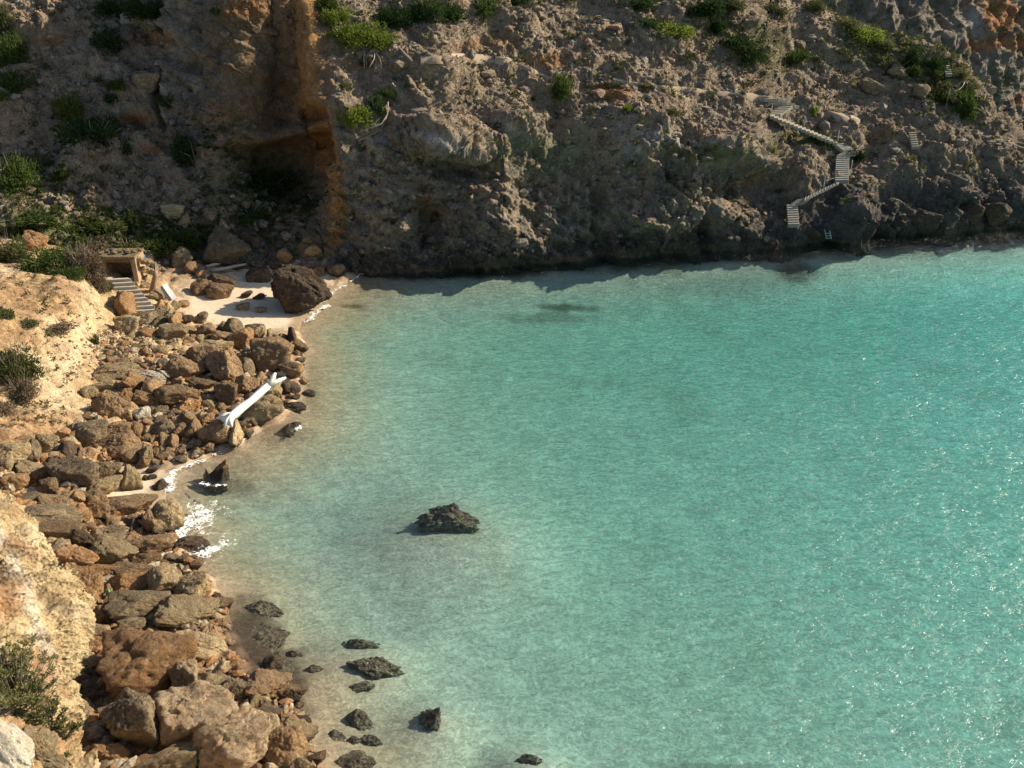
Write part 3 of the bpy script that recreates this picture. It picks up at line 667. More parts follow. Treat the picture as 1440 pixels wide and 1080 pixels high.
# ------------------------------------------------------------------ rock shapes
def ico(sub):
    bm = bmesh.new(); bmesh.ops.create_icosphere(bm, subdivisions=sub, radius=1)
    V = np.array([v.co[:] for v in bm.verts]); Fc = np.array([[v.index for v in f.verts] for f in bm.faces]); bm.free(); return V, Fc
ICO = {k: ico(k) for k in (1, 2, 3, 4, 5, 6)}
def rock_shape(seed, sub, nplanes=15, rough=1.0, blocky=.5, mound=0):
    g = np.random.default_rng(seed); D, Fc = ICO[sub]
    n = g.normal(size=(nplanes, 3)); n /= np.linalg.norm(n, axis=1)[:, None]
    ax = np.vstack([np.eye(3), -np.eye(3)]) + g.normal(size=(6, 3))*.22; ax /= np.linalg.norm(ax, axis=1)[:, None]
    if g.random() < blocky: n = np.vstack([n[:7], ax])
    dist = g.uniform(.62, 1.0, len(n)); dt = D@n.T
    r = np.where(dt > .05, dist/np.maximum(dt, .05), 9.0)
    k = 20.0; m0 = r.min(1); rr = m0 - np.log(np.exp(-k*(np.minimum(r, 5) - m0[:, None])).sum(1))/k; rr = np.clip(rr, .35, 1.35)
    P = D*rr[:, None]; o = g.uniform(-50, 50, 3)
    q = P + .18*np.stack([fbm(P*2.2 + o, 3), fbm(P*2.2 + o + 9, 3), fbm(P*2.2 + o + 19, 3)], 1)
    d = .14*fbm(P*1.3 + o, 3) + .075*ridged(q*3 + o, 5)*rough
    f1, f2, cid = worley(q*2.3 + o); d += (cid - .5)*.13*rough
    if sub >= 3: f1, f2, cid = worley(q*6 + o); d += (cid - .5)*.05*rough + .05*rough*fbm(P*8 + o, 4 if sub > 4 else 2, 2.1, .65)
    P = P + D*d[:, None]
    if mound: P[:, :2] *= (1 - mound*np.clip(P[:, 2:3], -1, 1)); P += .12*np.stack([fbm(P*3 + o + 3, 4), fbm(P*3 + o + 5, 4), 1.5*fbm(P*3 + o + 7, 4)], 1)
    lo, hi = P.min(0), P.max(0); P = (P - (lo + hi)/2)/((hi - lo)/2)
    me = bpy.data.meshes.new('rock_shape'); me.vertices.add(len(P)); me.vertices.foreach_set('co', P.astype(np.float32).ravel())
    me.loops.add(Fc.size); me.loops.foreach_set('vertex_index', Fc.astype(np.int32).ravel()); me.polygons.add(len(Fc))
    me.polygons.foreach_set('loop_start', np.arange(0, Fc.size, 3, dtype=np.int32)); me.update(calc_edges=True)
    me.polygons.foreach_set('use_smooth', np.full(len(Fc), True)); return me
BIG = [rock_shape(100 + k, 5, 12, 1.0, .6) for k in range(16)]
MID = [rock_shape(200 + k, 4, 11, .9, .5) for k in range(16)]
HERO = rock_shape(77, 6, 12, 1.5, 0)
MOUND = [rock_shape(400 + k, 5, 12, 2.0, 0, .45) for k in range(5)]
SML = [rock_shape(300 + k, 3, 12, .8, .3) for k in range(10)]
def with_mat(me, mat, cache={}):
    key = (me.name, mat.name)
    if key not in cache:
        m = me.copy(); m.materials.clear(); m.materials.append(mat); cache[key] = m
    return cache[key]
CROP = {'A': (0, 480, 5.538), 'B': (200, 430, 5.538), 'C': (0, 640, 5.538), 'D': (130, 600, 5.538), 'E': (80, 740, 5.538), 'F': (130, 885, 5.538),
        'G': (0, 270, 4.), 'H': (340, 850, 3.4286), 'I': (360, 200, 4.), 'K': (0, 0, 4.), 'L': (240, 300, 4.5), 'M': (100, 340, 6.), 'P': (0, 0, 1.), 'Q': (240, 900, 4.8)}
NB = [0]
SUBTOP = {(630, 728): -.02, (310, 668): .85, (292, 672): .25, (403, 606): .15, (345, 908): -.06, (384, 948): -.04, (366, 855): -.1, (305, 832): -.1, (408, 1008): -.08, (490, 1073): -.1}
ROCKS = []
def place_rock(px_, py_, w_, h_, rot, typ, name='boulder', me=None, sink=.28, mode='shore', flipz=None, dpt=1.05):
    dirv = Vector(ray(px_, py_)); az = math.atan2(dirv.x, dirv.y); dep = math.atan2(-dirv.z, math.hypot(dirv.x, dirv.y))
    # first guess on the ground under the rock's foot
    foot, _ = hit(px_, py_ + h_*.30, ('sand', 'bank') if mode == 'shore' else ('hill', 'sand', 'bank'))
    dist = (foot - Vector((0, 0, H))).length
    gz = foot.z
    for _ in range(7):
        a = w_*dist/F/2; hh = h_*dist/F/2
        c = hh/math.sqrt((dpt*math.sin(dep))**2 + math.cos(dep)**2); b = dpt*c*1.0
        if w_ > 2.2*h_: b = max(b, .45*a)
        gz = foot.z
        zc = gz + c*(1 - 2*sink) if mode != 'sub' else 0
        if mode == 'sub':
            top_ = SUBTOP.get((int(px_), int(py_)), -.3); gz = min(gz, top_ - .3); zc = (gz + top_)/2 - .12
            if top_ < 0: zc = min(zc, gz + c*.45)
            c = abs(top_ - zc) if top_ > -.25 else min(c, abs(top_ - zc) + .05)
        if dirv.z < 0:
            s = (zc - H)/dirv.z; ctr = Vector((dirv.x*s, dirv.y*s, zc))
        dist = (ctr - Vector((0, 0, H))).length
        gz2 = drop(ctr.x, ctr.y, ('sand', 'bank') if mode == 'shore' else ('hill', 'sand', 'bank'))
        foot.z = gz2 if mode == 'sub' else .5*foot.z + .5*min(gz2, foot.z + 1.5)
    k = NB[0]; NB[0] += 1
    if me is None: me = (BIG if w_ > 30 else MID if w_ > 13 else SML)[k*7 % 10 + (k % 6 if w_ > 13 else 0)]
    me = with_mat(me, MR[typ])
    f = Vector((math.sin(az), math.cos(az), 0)); r = Vector((math.cos(az), -math.sin(az), 0)); z = Vector((0, 0, 1)); t = R(rot)
    r2 = r*math.cos(t) + z*math.sin(t); z2 = -r*math.sin(t) + z*math.cos(t)
    sx, sy = random.choice((-1, 1)), random.choice((-1, 1))
    M = Matrix((( r2.x*a*sx, f.x*b*sy, z2.x*c, ctr.x), (r2.y*a*sx, f.y*b*sy, z2.y*c, ctr.y), (r2.z*a*sx, f.z*b*sy, z2.z*c, ctr.z), (0, 0, 0, 1)))
    if sx*sy < 0: M = Matrix(((-r2.x*a*sx, f.x*b*sy, z2.x*c, ctr.x), (-r2.y*a*sx, f.y*b*sy, z2.y*c, ctr.y), (-r2.z*a*sx, f.z*b*sy, z2.z*c, ctr.z), (0, 0, 0, 1)))
    o = link(name, me); o.matrix_world = M
    ROCKS.append((px_, py_, w_, h_, typ, o)); return o
BT = '''
B 505 195 140 110 0 b | rounded crusted boulder where the rock pile meets the beach sand
B 705 170 140 130 0 g | grey boulder beside the beach sand on top of the pile
B 625 250 160 90 -8 b
B 885 210 110 140 -20 g
B 775 265 180 175 10 o | reddish boulder with a hollow face near the beach
B 1000 240 100 90 30 t
B 1165 235 62 125 0 d | slim upright dark pinnacle rock at the water's edge
B 1215 305 130 100 0 b
B 1085 250 80 60 0 b
B 1070 330 150 150 -20 b
B 1010 400 300 250 -8 b | massive brown boulder behind the white trunk's forked end
B 830 410 170 150 0 g
B 570 330 240 110 -5 t | flat tan topped boulder in the middle of the pile
B 475 420 230 220 20 b
B 650 490 220 240 15 b | pointed reddish brown boulder in the pile's centre
B 810 490 120 150 0 g
B 325 505 240 170 -25 b | wedge shaped brown boulder right of the two white slabs
B 275 605 90 70 0 o
B 465 615 190 85 -12 b
B 660 690 160 170 0 b | dark rounded boulder just left of the white trunk
B 820 620 170 150 0 b
B 910 560 110 70 0 b
B 985 680 190 130 0 t
B 1045 640 100 120 0 t
B 940 815 290 170 12 t | long yellowish boulder under the white trunk
B 1180 515 140 115 0 b
B 1160 645 130 90 -15 d
B 1295 682 100 60 0 d | small black rock standing in the water off the trunk
B 1130 965 110 70 0 b | low brown rock awash below the white trunk
B 270 700 300 140 -10 b | broad flat brown slab left of the white trunk's root
B 365 780 160 110 -12 o
B 610 790 90 60 0 b
B 700 810 100 60 0 b
B 150 825 90 75 0 g
B 235 845 100 65 0 g
B 360 865 110 95 0 b
B 80 815 55 55 0 g
B 160 965 150 110 25 g
B 48 905 90 65 0 g
B 275 905 90 75 0 b
B 285 975 105 105 0 b
B 395 965 115 130 0 b
B 505 890 105 95 0 o
B 560 1000 230 165 0 b | brown block below the white trunk's root
B 720 1010 130 180 0 t | yellow upright rock below the white trunk's root
B 70 560 190 90 -25 w | larger flat white slab lying in the rubble
B 165 540 110 65 -38 w | smaller bright white slab leaning beside the larger one
B 230 215 190 90 -4 t
B 455 105 120 80 20 g | dark angular rock alone on the beach sand
B 360 102 80 50 0 d
B 250 120 85 100 0 t
B 262 312 110 60 -20 t
B 360 275 95 60 0 b
B 455 255 65 60 0 t
B 610 182 70 50 0 d
B 80 650 140 150 -20 b
B 60 740 150 80 -25 o
B 370 190 85 60 0 b
B 435 745 80 60 0 b
B 1190 790 150 70 -8 d | low wet reef at the water's edge under the trunk
A 860 150 120 60 -32 b
A 905 235 310 100 -4 t | long pale block at the foot of the sandy bank
A 820 350 160 80 5 t
A 700 405 110 90 0 t
A 1050 330 180 120 -25 o | bright orange block below the long pale block
A 860 500 230 190 -32 b | leaning rusty boulder against the sandy bank
A 960 460 90 150 -20 o
A 1010 392 60 55 0 o
A 1030 540 90 115 0 t
A 1140 455 200 100 -20 b
A 1105 575 120 110 0 w
A 1180 535 60 50 0 g
A 1255 545 100 70 0 g
A 1250 612 90 60 0 g
A 1145 630 110 80 0 b
A 1280 690 150 110 25 g
A 1370 560 80 60 0 b
A 1380 622 80 70 0 g
A 725 715 230 170 12 g | big smooth pale grey boulder half shaded by the bank
A 920 700 190 115 0 b
A 1060 695 100 115 0 b
A 925 830 280 165 8 b | oval pitted brown boulder below the smooth grey one
A 1150 700 80 75 0 t
A 1130 770 80 80 0 b
A 1195 785 60 80 0 o
A 1030 895 130 100 0 b
A 1140 890 90 130 0 t
A 1205 870 60 75 0 b
A 1270 775 110 95 30 b
A 1350 790 90 120 0 b
A 540 785 120 75 0 t
A 520 855 130 130 0 d
A 370 800 150 130 0 t
A 110 885 210 160 0 t | large crusted tan rock at the bottom of the sandy bank
A 255 870 110 160 0 g
A 420 935 130 80 0 d
A 60 965 80 90 0 g
A 620 870 75 75 0 b
A 700 880 80 80 0 b
C 570 165 330 250 -8 g | large grey domed boulder left of the small sand pocket
C 230 120 190 120 -25 t
C 110 215 180 140 -15 o | rusty orange rock above the foreground outcrop
C 232 292 130 52 0 w | flat cream stone beside the rusty orange rock
C 400 238 130 115 0 b
C 820 125 230 150 0 g
C 890 170 110 90 0 g
C 810 250 270 120 12 t | tan boulder on the inner edge of the small sand pocket
C 1030 185 140 165 -20 t | craggy yellow rock in the small sand pocket
C 1190 112 100 55 0 d
C 1185 172 65 35 0 d
C 1122 182 50 35 0 d
C 1245 237 115 70 0 d | dark wet rock on the sand pocket beside the foam
C 728 392 190 185 0 b | smooth dark brown boulder beside the small sand pocket
C 1010 398 370 145 0 b | long craggy boulder across the front of the small sand pocket
C 1295 480 215 210 -10 t | crusted boulder right in the white foam
C 1160 520 105 170 0 b
C 490 302 90 80 0 b
C 605 330 90 100 0 b
C 460 405 270 130 -25 b
C 200 345 220 65 -5 g
C 215 400 120 45 0 o
C 385 465 390 110 -18 g | pale layered slab just above the foreground outcrop
C 410 595 420 140 -14 b | dark layered slab just above the foreground outcrop
C 640 470 110 105 -20 o
C 580 490 60 70 0 b
C 640 640 210 95 -50 d | thin dark slab leaning between the boulders
C 860 590 240 90 -4 g
C 1030 560 115 105 0 d
C 870 670 300 75 -14 g
C 875 762 290 190 -25 t | big tan boulder with a smooth rounded back
C 1010 640 90 70 0 b
C 1190 695 300 145 -12 b | dark boulder washed by the white foam
C 1145 822 190 110 0 b | squat yellow brown boulder in front of the foam
C 590 790 270 140 -18 o | red orange boulder beside the outcrop's upper edge
C 780 892 250 85 -14 o | bright orange slab beside the outcrop
C 768 842 65 42 0 t
C 880 862 90 50 0 g
C 620 888 70 50 0 g
C 770 1000 90 80 0 g | small grey stone next to the green bottle
C 1030 900 260 110 -18 b
E 560 440 270 150 5 o | orange capped boulder right of the green bottle
E 215 490 240 240 -30 o | salmon orange block left of the green bottle
E 850 440 260 220 -30 t | two toned boulder with a pale stripe near the foam
E 1075 485 265 220 28 t | pointed tan boulder at the edge of the murky water
E 1050 155 240 120 -18 b | narrow jagged rock jutting into the foam
E 1285 612 170 95 0 b
E 625 622 410 220 -8 g | big dark grey boulder in the near pile
E 1015 690 420 215 -14 t | long greenish tan boulder beside the weedy water
E 870 720 130 150 0 o
E 370 695 150 150 -20 o
E 190 785 120 130 0 o
E 240 660 140 80 0 o
E 310 845 180 120 0 t
E 590 772 190 90 -10 g
E 480 852 150 70 0 t
E 330 930 300 100 -4 o
E 180 915 130 140 0 g
E 1110 955 380 180 -24 t | tilted flat slab right of the huge orange boulder
E 1200 865 150 170 0 b
E 1310 905 90 110 0 b
F 420 270 600 470 -8 o | huge rust orange boulder in the near pile
F 1010 312 130 90 0 t
F 735 415 190 300 8 g | tall grey brown boulder right of the huge orange boulder
F 930 430 250 180 -8 g
F 1110 460 220 170 -10 g | rounded grey boulder near the weedy water
F 1275 550 120 130 0 t
F 345 740 330 400 12 g | pitted grey boulder in front of the huge orange one
F 780 730 540 420 -4 p | big pale pinkish boulder in the foreground pile
F 1120 900 540 420 14 p | large split boulder in the lower foreground
F 620 1060 420 200 10 t
F 140 960 250 140 -32 o | smooth sausage shaped orange rock by the coastal shrub
F 1150 645 120 80 0 b
F 400 1060 300 120 0 o
P 148 962 12 10 0 b
P 152 977 22 10 -20 b
P 165 985 20 14 0 o
Q 690 165 110 120 0 t | small yellow crag poking from the weedy water
Q 660 310 270 150 -12 b | low wedge of brown rock reaching into the clear water
Q 800 350 200 130 -10 b
Q 590 390 130 110 0 t
Q 640 450 90 60 0 b
Q 480 480 120 60 0 b
Q 600 520 260 90 0 g
Q 640 620 180 280 5 t | rough tan boulder above the lowest shoreline
Q 840 640 260 150 -28 t | yellow topped boulder at the lowest shoreline
Q 770 740 260 220 0 b | dark brown boulder at the picture's lower shoreline
Q 860 840 140 90 0 t
Q 860 550 150 60 -10 d
P 138 712 26 12 0 b
P 96 700 22 16 0 b
P 60 668 24 16 0 o
P 108 935 26 22 0 t
P 100 952 20 14 0 o
P 75 925 22 14 0 t
P 118 1000 26 22 0 g
P 128 1012 20 16 0 t
P 88 640 20 14 0 b
P 250 512 24 16 0 b
P 210 470 26 14 -10 o
P 236 462 22 12 0 t
P 228 492 26 12 0 t
P 262 500 26 14 0 b
P 385 505 22 14 0 b
P 408 520 30 20 0 b
P 415 600 18 12 0 d
G 705 640 100 145 -10 o | tall orange boulder beside the beach staircase
G 718 748 120 90 0 t | rounded cream boulder below the tall orange one
G 800 790 60 35 0 t
G 815 722 140 75 0 g | flat grey rocks at the foot of the beach staircase
G 905 730 90 60 -10 g
G 985 725 70 80 0 o
G 975 790 150 80 0 t
G 785 455 70 60 0 t
G 790 510 100 60 -20 t
G 910 590 120 60 -20 t
G 900 640 60 50 0 o
G 905 675 70 60 0 t
G 940 655 60 50 0 t
G 985 640 60 50 0 t
G 1035 630 60 40 0 o
G 1010 700 50 40 0 b
G 955 690 60 50 0 t
G 190 285 110 100 -20 o | sunlit pinkish boulder behind the green shrubs
G 85 245 160 40 0 t
'''
labels_seen = {}
NAMEC = {'o': 'orange', 'b': 'brown', 't': 'tan', 'g': 'grey brown', 'd': 'dark', 'w': 'pale'}
pending, heroes = [], []
for ln in BT.strip().split('\n'):
    a, _, lab = ln.partition('|'); cr, x, y, ww, hh, rt, ty = a.split(); ox, oy, k = CROP[cr]
    x, y, ww, hh = ox + float(x)/k, oy + float(y)/k, float(ww)/k, float(hh)/k
    o = place_rock(x, y, ww*1.13, hh*1.18, float(rt), ty)
    if lab.strip():
        tag(o, lab.strip(), 'boulder', 'boulders heaped along the shore'); heroes.append((x, y, lab.strip(), ww))
    else: pending.append((x, y, ww, hh, ty, o))
# rocks on the far side: beach back, slope, water
BT2 = '''
P 417 407 84 60 -34 d | great dark leaning boulder alone on the beach | beach
L 555 395 150 100 -10 d | low black boulder tucked behind the great beach boulder | hill
L 315 500 170 110 0 b | dark reddish boulder in the shade at the back of the beach | hill
L 320 440 160 90 -20 d | black layered rock above the reddish boulder behind the beach | hill
L 480 515 80 40 10 d | small black rock half buried at the edge of the shade | beach
L 458 590 85 45 0 g | small rounded rock lying in the boulder's shadow on the beach | beach
L 573 610 70 36 0 g | smallest flat stone in the boulder's shadow on the beach | beach
L 560 527 90 34 5 d | flat dark rock beside the great beach boulder's left foot | beach
L 200 475 130 110 20 b | sloping brown rock left of the reddish shaded boulder | hill
L 350 240 250 230 -25 g | big craggy grey outcrop rock above the driftwood log | hill
L 70 290 130 130 30 t | pale rock with a lit top above the white plank | hill
L 130 350 90 90 0 b | brown rock below the pale lit topped rock | hill
L 190 390 60 60 0 o | small orange rock behind the driftwood logs | hill
L 240 85 110 90 0 g | rounded grey boulder in the green undergrowth | hill
L 335 75 70 90 0 g | upright grey boulder beside the rounded one in undergrowth | hill
L 415 100 70 60 0 g | small grey boulder at the end of the undergrowth row | hill
L 720 265 90 90 20 o | mustard coloured boulder at the foot of the orange cliff | hill
L 900 235 110 70 -10 o | golden boulder at the foot of the orange cliff | hill
L 860 175 60 40 0 o | small golden stone high at the foot of the orange cliff | hill
L 715 130 50 35 0 o | little orange stone on the shaded scree | hill
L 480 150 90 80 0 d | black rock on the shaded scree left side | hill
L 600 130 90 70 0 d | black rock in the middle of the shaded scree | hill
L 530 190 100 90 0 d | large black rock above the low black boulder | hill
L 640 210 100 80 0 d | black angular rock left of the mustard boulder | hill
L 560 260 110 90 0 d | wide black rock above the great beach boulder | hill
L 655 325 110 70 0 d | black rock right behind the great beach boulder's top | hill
L 1010 250 110 90 -20 g | white streaked dark rock near the waterline behind the beach | hill
L 870 345 60 70 0 b | small brown rock at the back of the wet sand | hill
L 915 370 110 70 0 b | brown wedge rock on the wet sand behind the beach | hill
L 1050 365 110 90 10 b | dark olive rock where the cliff meets the wet sand | hill
L 960 320 110 70 0 g | grey rock with a white crust behind the wet sand | hill
L 800 320 120 60 0 g | whitish crusted rock above the wet sand | hill
L 770 400 60 30 0 d | flat black stone at the wet sand's upper edge | hill
L 1170 285 100 60 0 g | pale stained rock at the cliff foot by the water | hill
K 765 110 150 66 -6 w | flat pale slab high on the shaded slope | hill
K 515 840 140 90 -28 g | pale tilted stone perched on the leaning rock | hill
K 600 950 330 170 -28 b | long leaning rock with an orange underside on the shaded slope | hill
K 830 470 140 120 0 g | grey block overhanging the dark gully | hill
K 610 370 120 80 0 w | cluster topped whitish rock on the shaded slope | hill
K 310 65 230 110 -12 g | broad weathered rock near the picture's top left | hill
K 460 10 70 30 0 g | small pale stone at the picture's upper edge | hill
K 140 385 90 50 -10 g | whitish stone between the left shrubs | hill
G 975 108 125 70 0 t | pale boulder lying on another above the beach | hill
G 1050 165 100 100 0 b | brown boulder carrying the pale one above the beach | hill
P 574 85 24 16 -10 g | knobbly rock at the start of the cliff path | hill
P 552 84 30 24 -10 t | lit knob beneath the cliff edge pine | hill
P 597 102 30 20 -20 t | sunlit boulder under the start of the cliff path | hill
P 1297 130 26 20 -40 g | rounded grey boulder on the ridge slope | hill
P 1265 105 30 18 -35 g | smooth boulder under the ridge shrubs | hill
P 1225 122 30 16 -20 g | long grey boulder left of the ridge rope | hill
P 1200 128 24 14 -20 g | grey hump of rock above the cliff steps | hill
P 1150 100 16 12 0 g | small round boulder above the long stair flight | hill
P 1168 165 30 22 -10 g | cracked rock beside the long stair flight | hill
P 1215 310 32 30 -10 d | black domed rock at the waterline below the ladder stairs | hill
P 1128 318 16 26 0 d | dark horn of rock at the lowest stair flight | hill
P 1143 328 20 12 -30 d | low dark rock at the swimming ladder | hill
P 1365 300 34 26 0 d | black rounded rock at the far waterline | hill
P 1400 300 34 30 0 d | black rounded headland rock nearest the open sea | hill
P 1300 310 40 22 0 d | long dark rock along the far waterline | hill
'''
def fixed(lns, nm, grp):
    for ln in lns.strip().split('\n'):
        a, lab, mode = [t.strip() for t in ln.split('|')]; cr, x, y, ww, hh, rt, ty = a.split(); ox, oy, k = CROP[cr]
        o = place_rock(ox + float(x)/k, oy + float(y)/k, float(ww)/k*1.05, float(hh)/k*1.1, float(rt), ty, me=HERO if x == '417' else MOUND[0 if x == '630' else NB[0] % 5] if mode == 'sub' else None, mode='hill' if mode == 'hill' else ('sub' if mode == 'sub' else 'shore'), sink=.3 if mode == 'hill' else .12)
        tag(o, lab, 'boulder' if nm == 'boulder' else 'rock', grp)
fixed(BT2, 'boulder', 'rocks on the slope and behind the beach')
SUBM = '''
P 630 728 88 44 -10 b | dark reef rock breaking the surface alone in the bay | sub
P 310 668 34 30 -25 b | pointed dark rock standing in the shallows by the foam | sub
P 292 672 11 13 0 d | tiny rock touching the pointed rock in the shallows | sub
P 403 606 20 14 0 b | low brown rock awash below the white trunk end | sub
P 350 908 104 100 10 r | wide reddish weedy reef awash beside the tilted flat slab | sub
P 384 950 78 66 0 r | weedy reef around the small yellow crag | sub
P 366 855 60 20 -8 r | upper flat reddish reef by the murky water | sub
P 408 1008 50 34 0 r | dark weedy reef under the low brown wedge | sub
H 570 187 180 70 0 d | upper of the three long submerged rocks | sub
H 650 305 270 90 -14 d | largest long submerged rock near the lower shore | sub
H 570 395 140 32 0 d | thin submerged rock below the largest one | sub
H 557 552 140 110 0 b | round submerged rock with a reddish top | sub
H 440 640 115 115 0 b | round submerged rock beside the lowest shoreline | sub
H 640 652 110 60 -22 d | small slanted submerged rock beside the round one | sub
H 540 655 70 42 0 d | smallest submerged rock between two round ones | sub
H 515 765 240 130 0 b | big weedy submerged rock at the picture's bottom | sub
H 925 540 100 120 -30 d | submerged rock standing apart on pale sand | sub
H 1385 742 120 52 0 d | submerged rock at the bottom edge further out | sub
H 250 235 90 46 0 d | faint submerged rock beside the weed patch | sub
H 342 315 95 46 10 d | faint submerged rock off the yellow crag | sub
H 335 470 60 26 0 d | faintest submerged rock below the weed patch | sub
'''
fixed(SUBM, 'rock', 'rocks under the water')

# random smaller rocks packed between the boulders
zone = np.array([(255, 462), (330, 455), (400, 475), (428, 500), (425, 560), (395, 580), (345, 612), (265, 648), (210, 655), (150, 660), (150, 700), (225, 715), (245, 745), (240, 765), (285, 778), (280, 810), (320, 850), (330, 930), (420, 970), (430, 1030), (455, 1085), (60, 1085), (90, 1000), (90, 800), (0, 720), (0, 640), (60, 622), (115, 592), (140, 560), (140, 505), (180, 470), (215, 455), (240, 440)])
taken = [(x, y, w_, h_) for x, y, w_, h_, t_, o_ in ROCKS]
cnt = 0; tries = 0; small_list = []
for band, (n_, smin, smax) in enumerate(((55, 18, 28), (75, 12, 18))):
    got = 0
    while got < n_ and tries < 60000:
        tries += 1; x, y = random.uniform(0, 460), random.uniform(440, 1085); sc = (.75 + (y - 440)/640*.8)
        s = random.uniform(smin, smax)*sc*.8
        if not inside(np.array([[x, y]]), zone)[0]: continue
        if 100 < x < 0: continue
        cover = [1 for (a_, b_, w_, h_) in taken if ((x - a_)/(w_*.5 + s*.22))**2 + ((y - b_)/(h_*.5 + s*.18))**2 < 1]
        if cover: continue
        o = place_rock(x, y, s*random.uniform(.9, 1.3), s*random.uniform(.6, .9), random.uniform(-30, 30), random.choice('oobbttg'), sink=.3)
        taken.append((x, y, s*1.1, s*.8)); r_ = ROCKS[-1]; pending.append((x, y, s, s*.8, r_[4], o)); got += 1
def dirword(dx, dy):
    v = 'above' if dy < 0 else 'below'; h = 'right of' if dx > 0 else 'left of'
    if abs(dx) > 2.2*abs(dy): return 'just ' + h
    if abs(dy) > 2.2*abs(dx): return 'just ' + v
    return v + ' and ' + h
used = set(h[2] for h in heroes)
for x, y, ww, hh, ty, o in sorted(pending, key=lambda t: -t[2]):
    size = 'large' if ww > 45 else 'mid-sized' if ww > 26 else 'small' if ww > 14 else 'tiny'
    near = sorted(heroes, key=lambda h: math.hypot(h[0] - x, h[1] - y))[:12]; done = False
    for h in near:
        for extra in ('', 'flat ' if ww > 1.7*hh else 'squarish ' if ww < 1.15*hh else 'oval '):
            ph = ' '.join(h[2].split()[:8]); lab = f'{size} {extra}{NAMEC[ty]} rock {dirword(x - h[0], y - h[1])} the {ph}'
            for stop in (' of the', ' in the', ' by the', ' beside the', ' at the', ' a', ' the', ' with', ' with a', ' its', ' and', ' to', ' in', ' of', ' at', ' by', ' on the', ' on', ' from the', ' behind the', ' behind', ' just', ' an', ' where', ' its upper', ' half', ' near', ' left', ' right', ' beside', ' from', ' above', ' below', ' under the', ' under', ' along'):
                if lab.endswith(stop): lab = lab[:-len(stop)]
            lab = ' '.join(lab.split()[:16])
            if lab not in used: done = True; break
        if done: break
    used.add(lab); tag(o, lab, 'boulder' if ww > 26 else 'rock', 'boulders heaped along the shore' if ww > 26 else 'smaller rocks filling the boulder pile')
    if ww <= 26: o.name = 'rock'

# ------------------------------------------------------------------ uncountable stones as joined geometry
def stones(name, pts, sizes, colors, sub=1, mat=None, flat=.7, parent=None):
    D, Fc = ICO[sub]; n = len(pts); V = np.empty((n, len(D), 3)); g = rng
    for k in range(0, n):
        s = sizes[k]*g.uniform(.6, 1.3, 3)*np.array((1, 1, flat)); d = D*(1 + g.uniform(-.28, .22, (len(D), 1)))
        t = g.uniform(0, 6.28); c_, s_ = math.cos(t), math.sin(t); d = d*s; d = np.stack([d[:, 0]*c_ - d[:, 1]*s_, d[:, 0]*s_ + d[:, 1]*c_, d[:, 2]], 1)
        V[k] = d + pts[k]
    Ff = (Fc[None] + (np.arange(n)*len(D))[:, None, None]).reshape(-1, 3)
    return tag(mesh_np(name, V.reshape(-1, 3), Ff, mat or M_terr, parent, False, np.repeat(colors, len(D), axis=0)), kind='stuff')
# pebbles and rubble under the boulders
def zone_pts(n):
    out = []
    while len(out) < n:
        x, y = random.uniform(0, 460), random.uniform(430, 1085)
        if inside(np.array([[x, y]]), zone)[0]: out.append(tuple(hit(x, y, ('sand', 'bank'))[0]))
    return np.array(out)
pp = zone_pts(3400); sz = np.clip(rng.lognormal(-2.05, .5, len(pp)), .06, .34); pal = np.array([(.42, .25, .13), (.32, .21, .13), (.50, .37, .22), (.25, .18, .12), (.6, .5, .36), (.46, .24, .11)])
rub_o = stones('rubble', pp + np.c_[sz*0, sz*0, sz*.3], sz, pal[rng.integers(0, 6, len(pp))], 1)
tag(rub_o, 'loose orange and brown rubble packed between the boulders', 'rubble')
sc = []
for _ in range(1500):
    x, y = random.gauss(175, 32), random.gauss(478, 26)
    if y > 455 - (x - 175)*.3: sc.append(tuple(hit(x, y, ('sand', 'bank'))[0]))
sc = np.array(sc); sz = np.clip(rng.lognormal(-2.7, .5, len(sc)), .03, .2)
tag(stones('scree', sc, sz, pal[rng.integers(0, 5, len(sc))]*1.05, 1), 'pale scree spilling below the beach staircase', 'scree')
# stones over the far hillside
vis = (HX > -15) & (HX < 1455) & (HY > -25) & (HY < 380) & (HP[:, 2] > .4)
idx = np.flatnonzero(vis); wgt = (.25 + sstep(.45, .75, Hnz[idx])*1.0)*(.35 + sstep(-.1, .3, fbm(HP[idx]*.35 + 61, 3))); wgt *= np.where((HX[idx] > 250) & (HX[idx] < 470) & (HY[idx] < 240), .08, 1)
ch = rng.choice(idx, 9000, replace=False, p=wgt/wgt.sum()); sz = np.clip(rng.lognormal(-2.2, .62, len(ch)), .05, .62)
cc = HC[ch]*.5 + .5*np.array([(.30, .25, .20), (.36, .29, .22), (.24, .19, .15), (.42, .36, .30), (.38, .25, .16)])[rng.integers(0, 5, len(ch))]*rng.uniform(.8, 1.25, (len(ch), 1))
tag(stones('hillside_stones', HP[ch], sz, cc, 1), 'loose grey and brown stones scattered over the far hillside', 'stones')
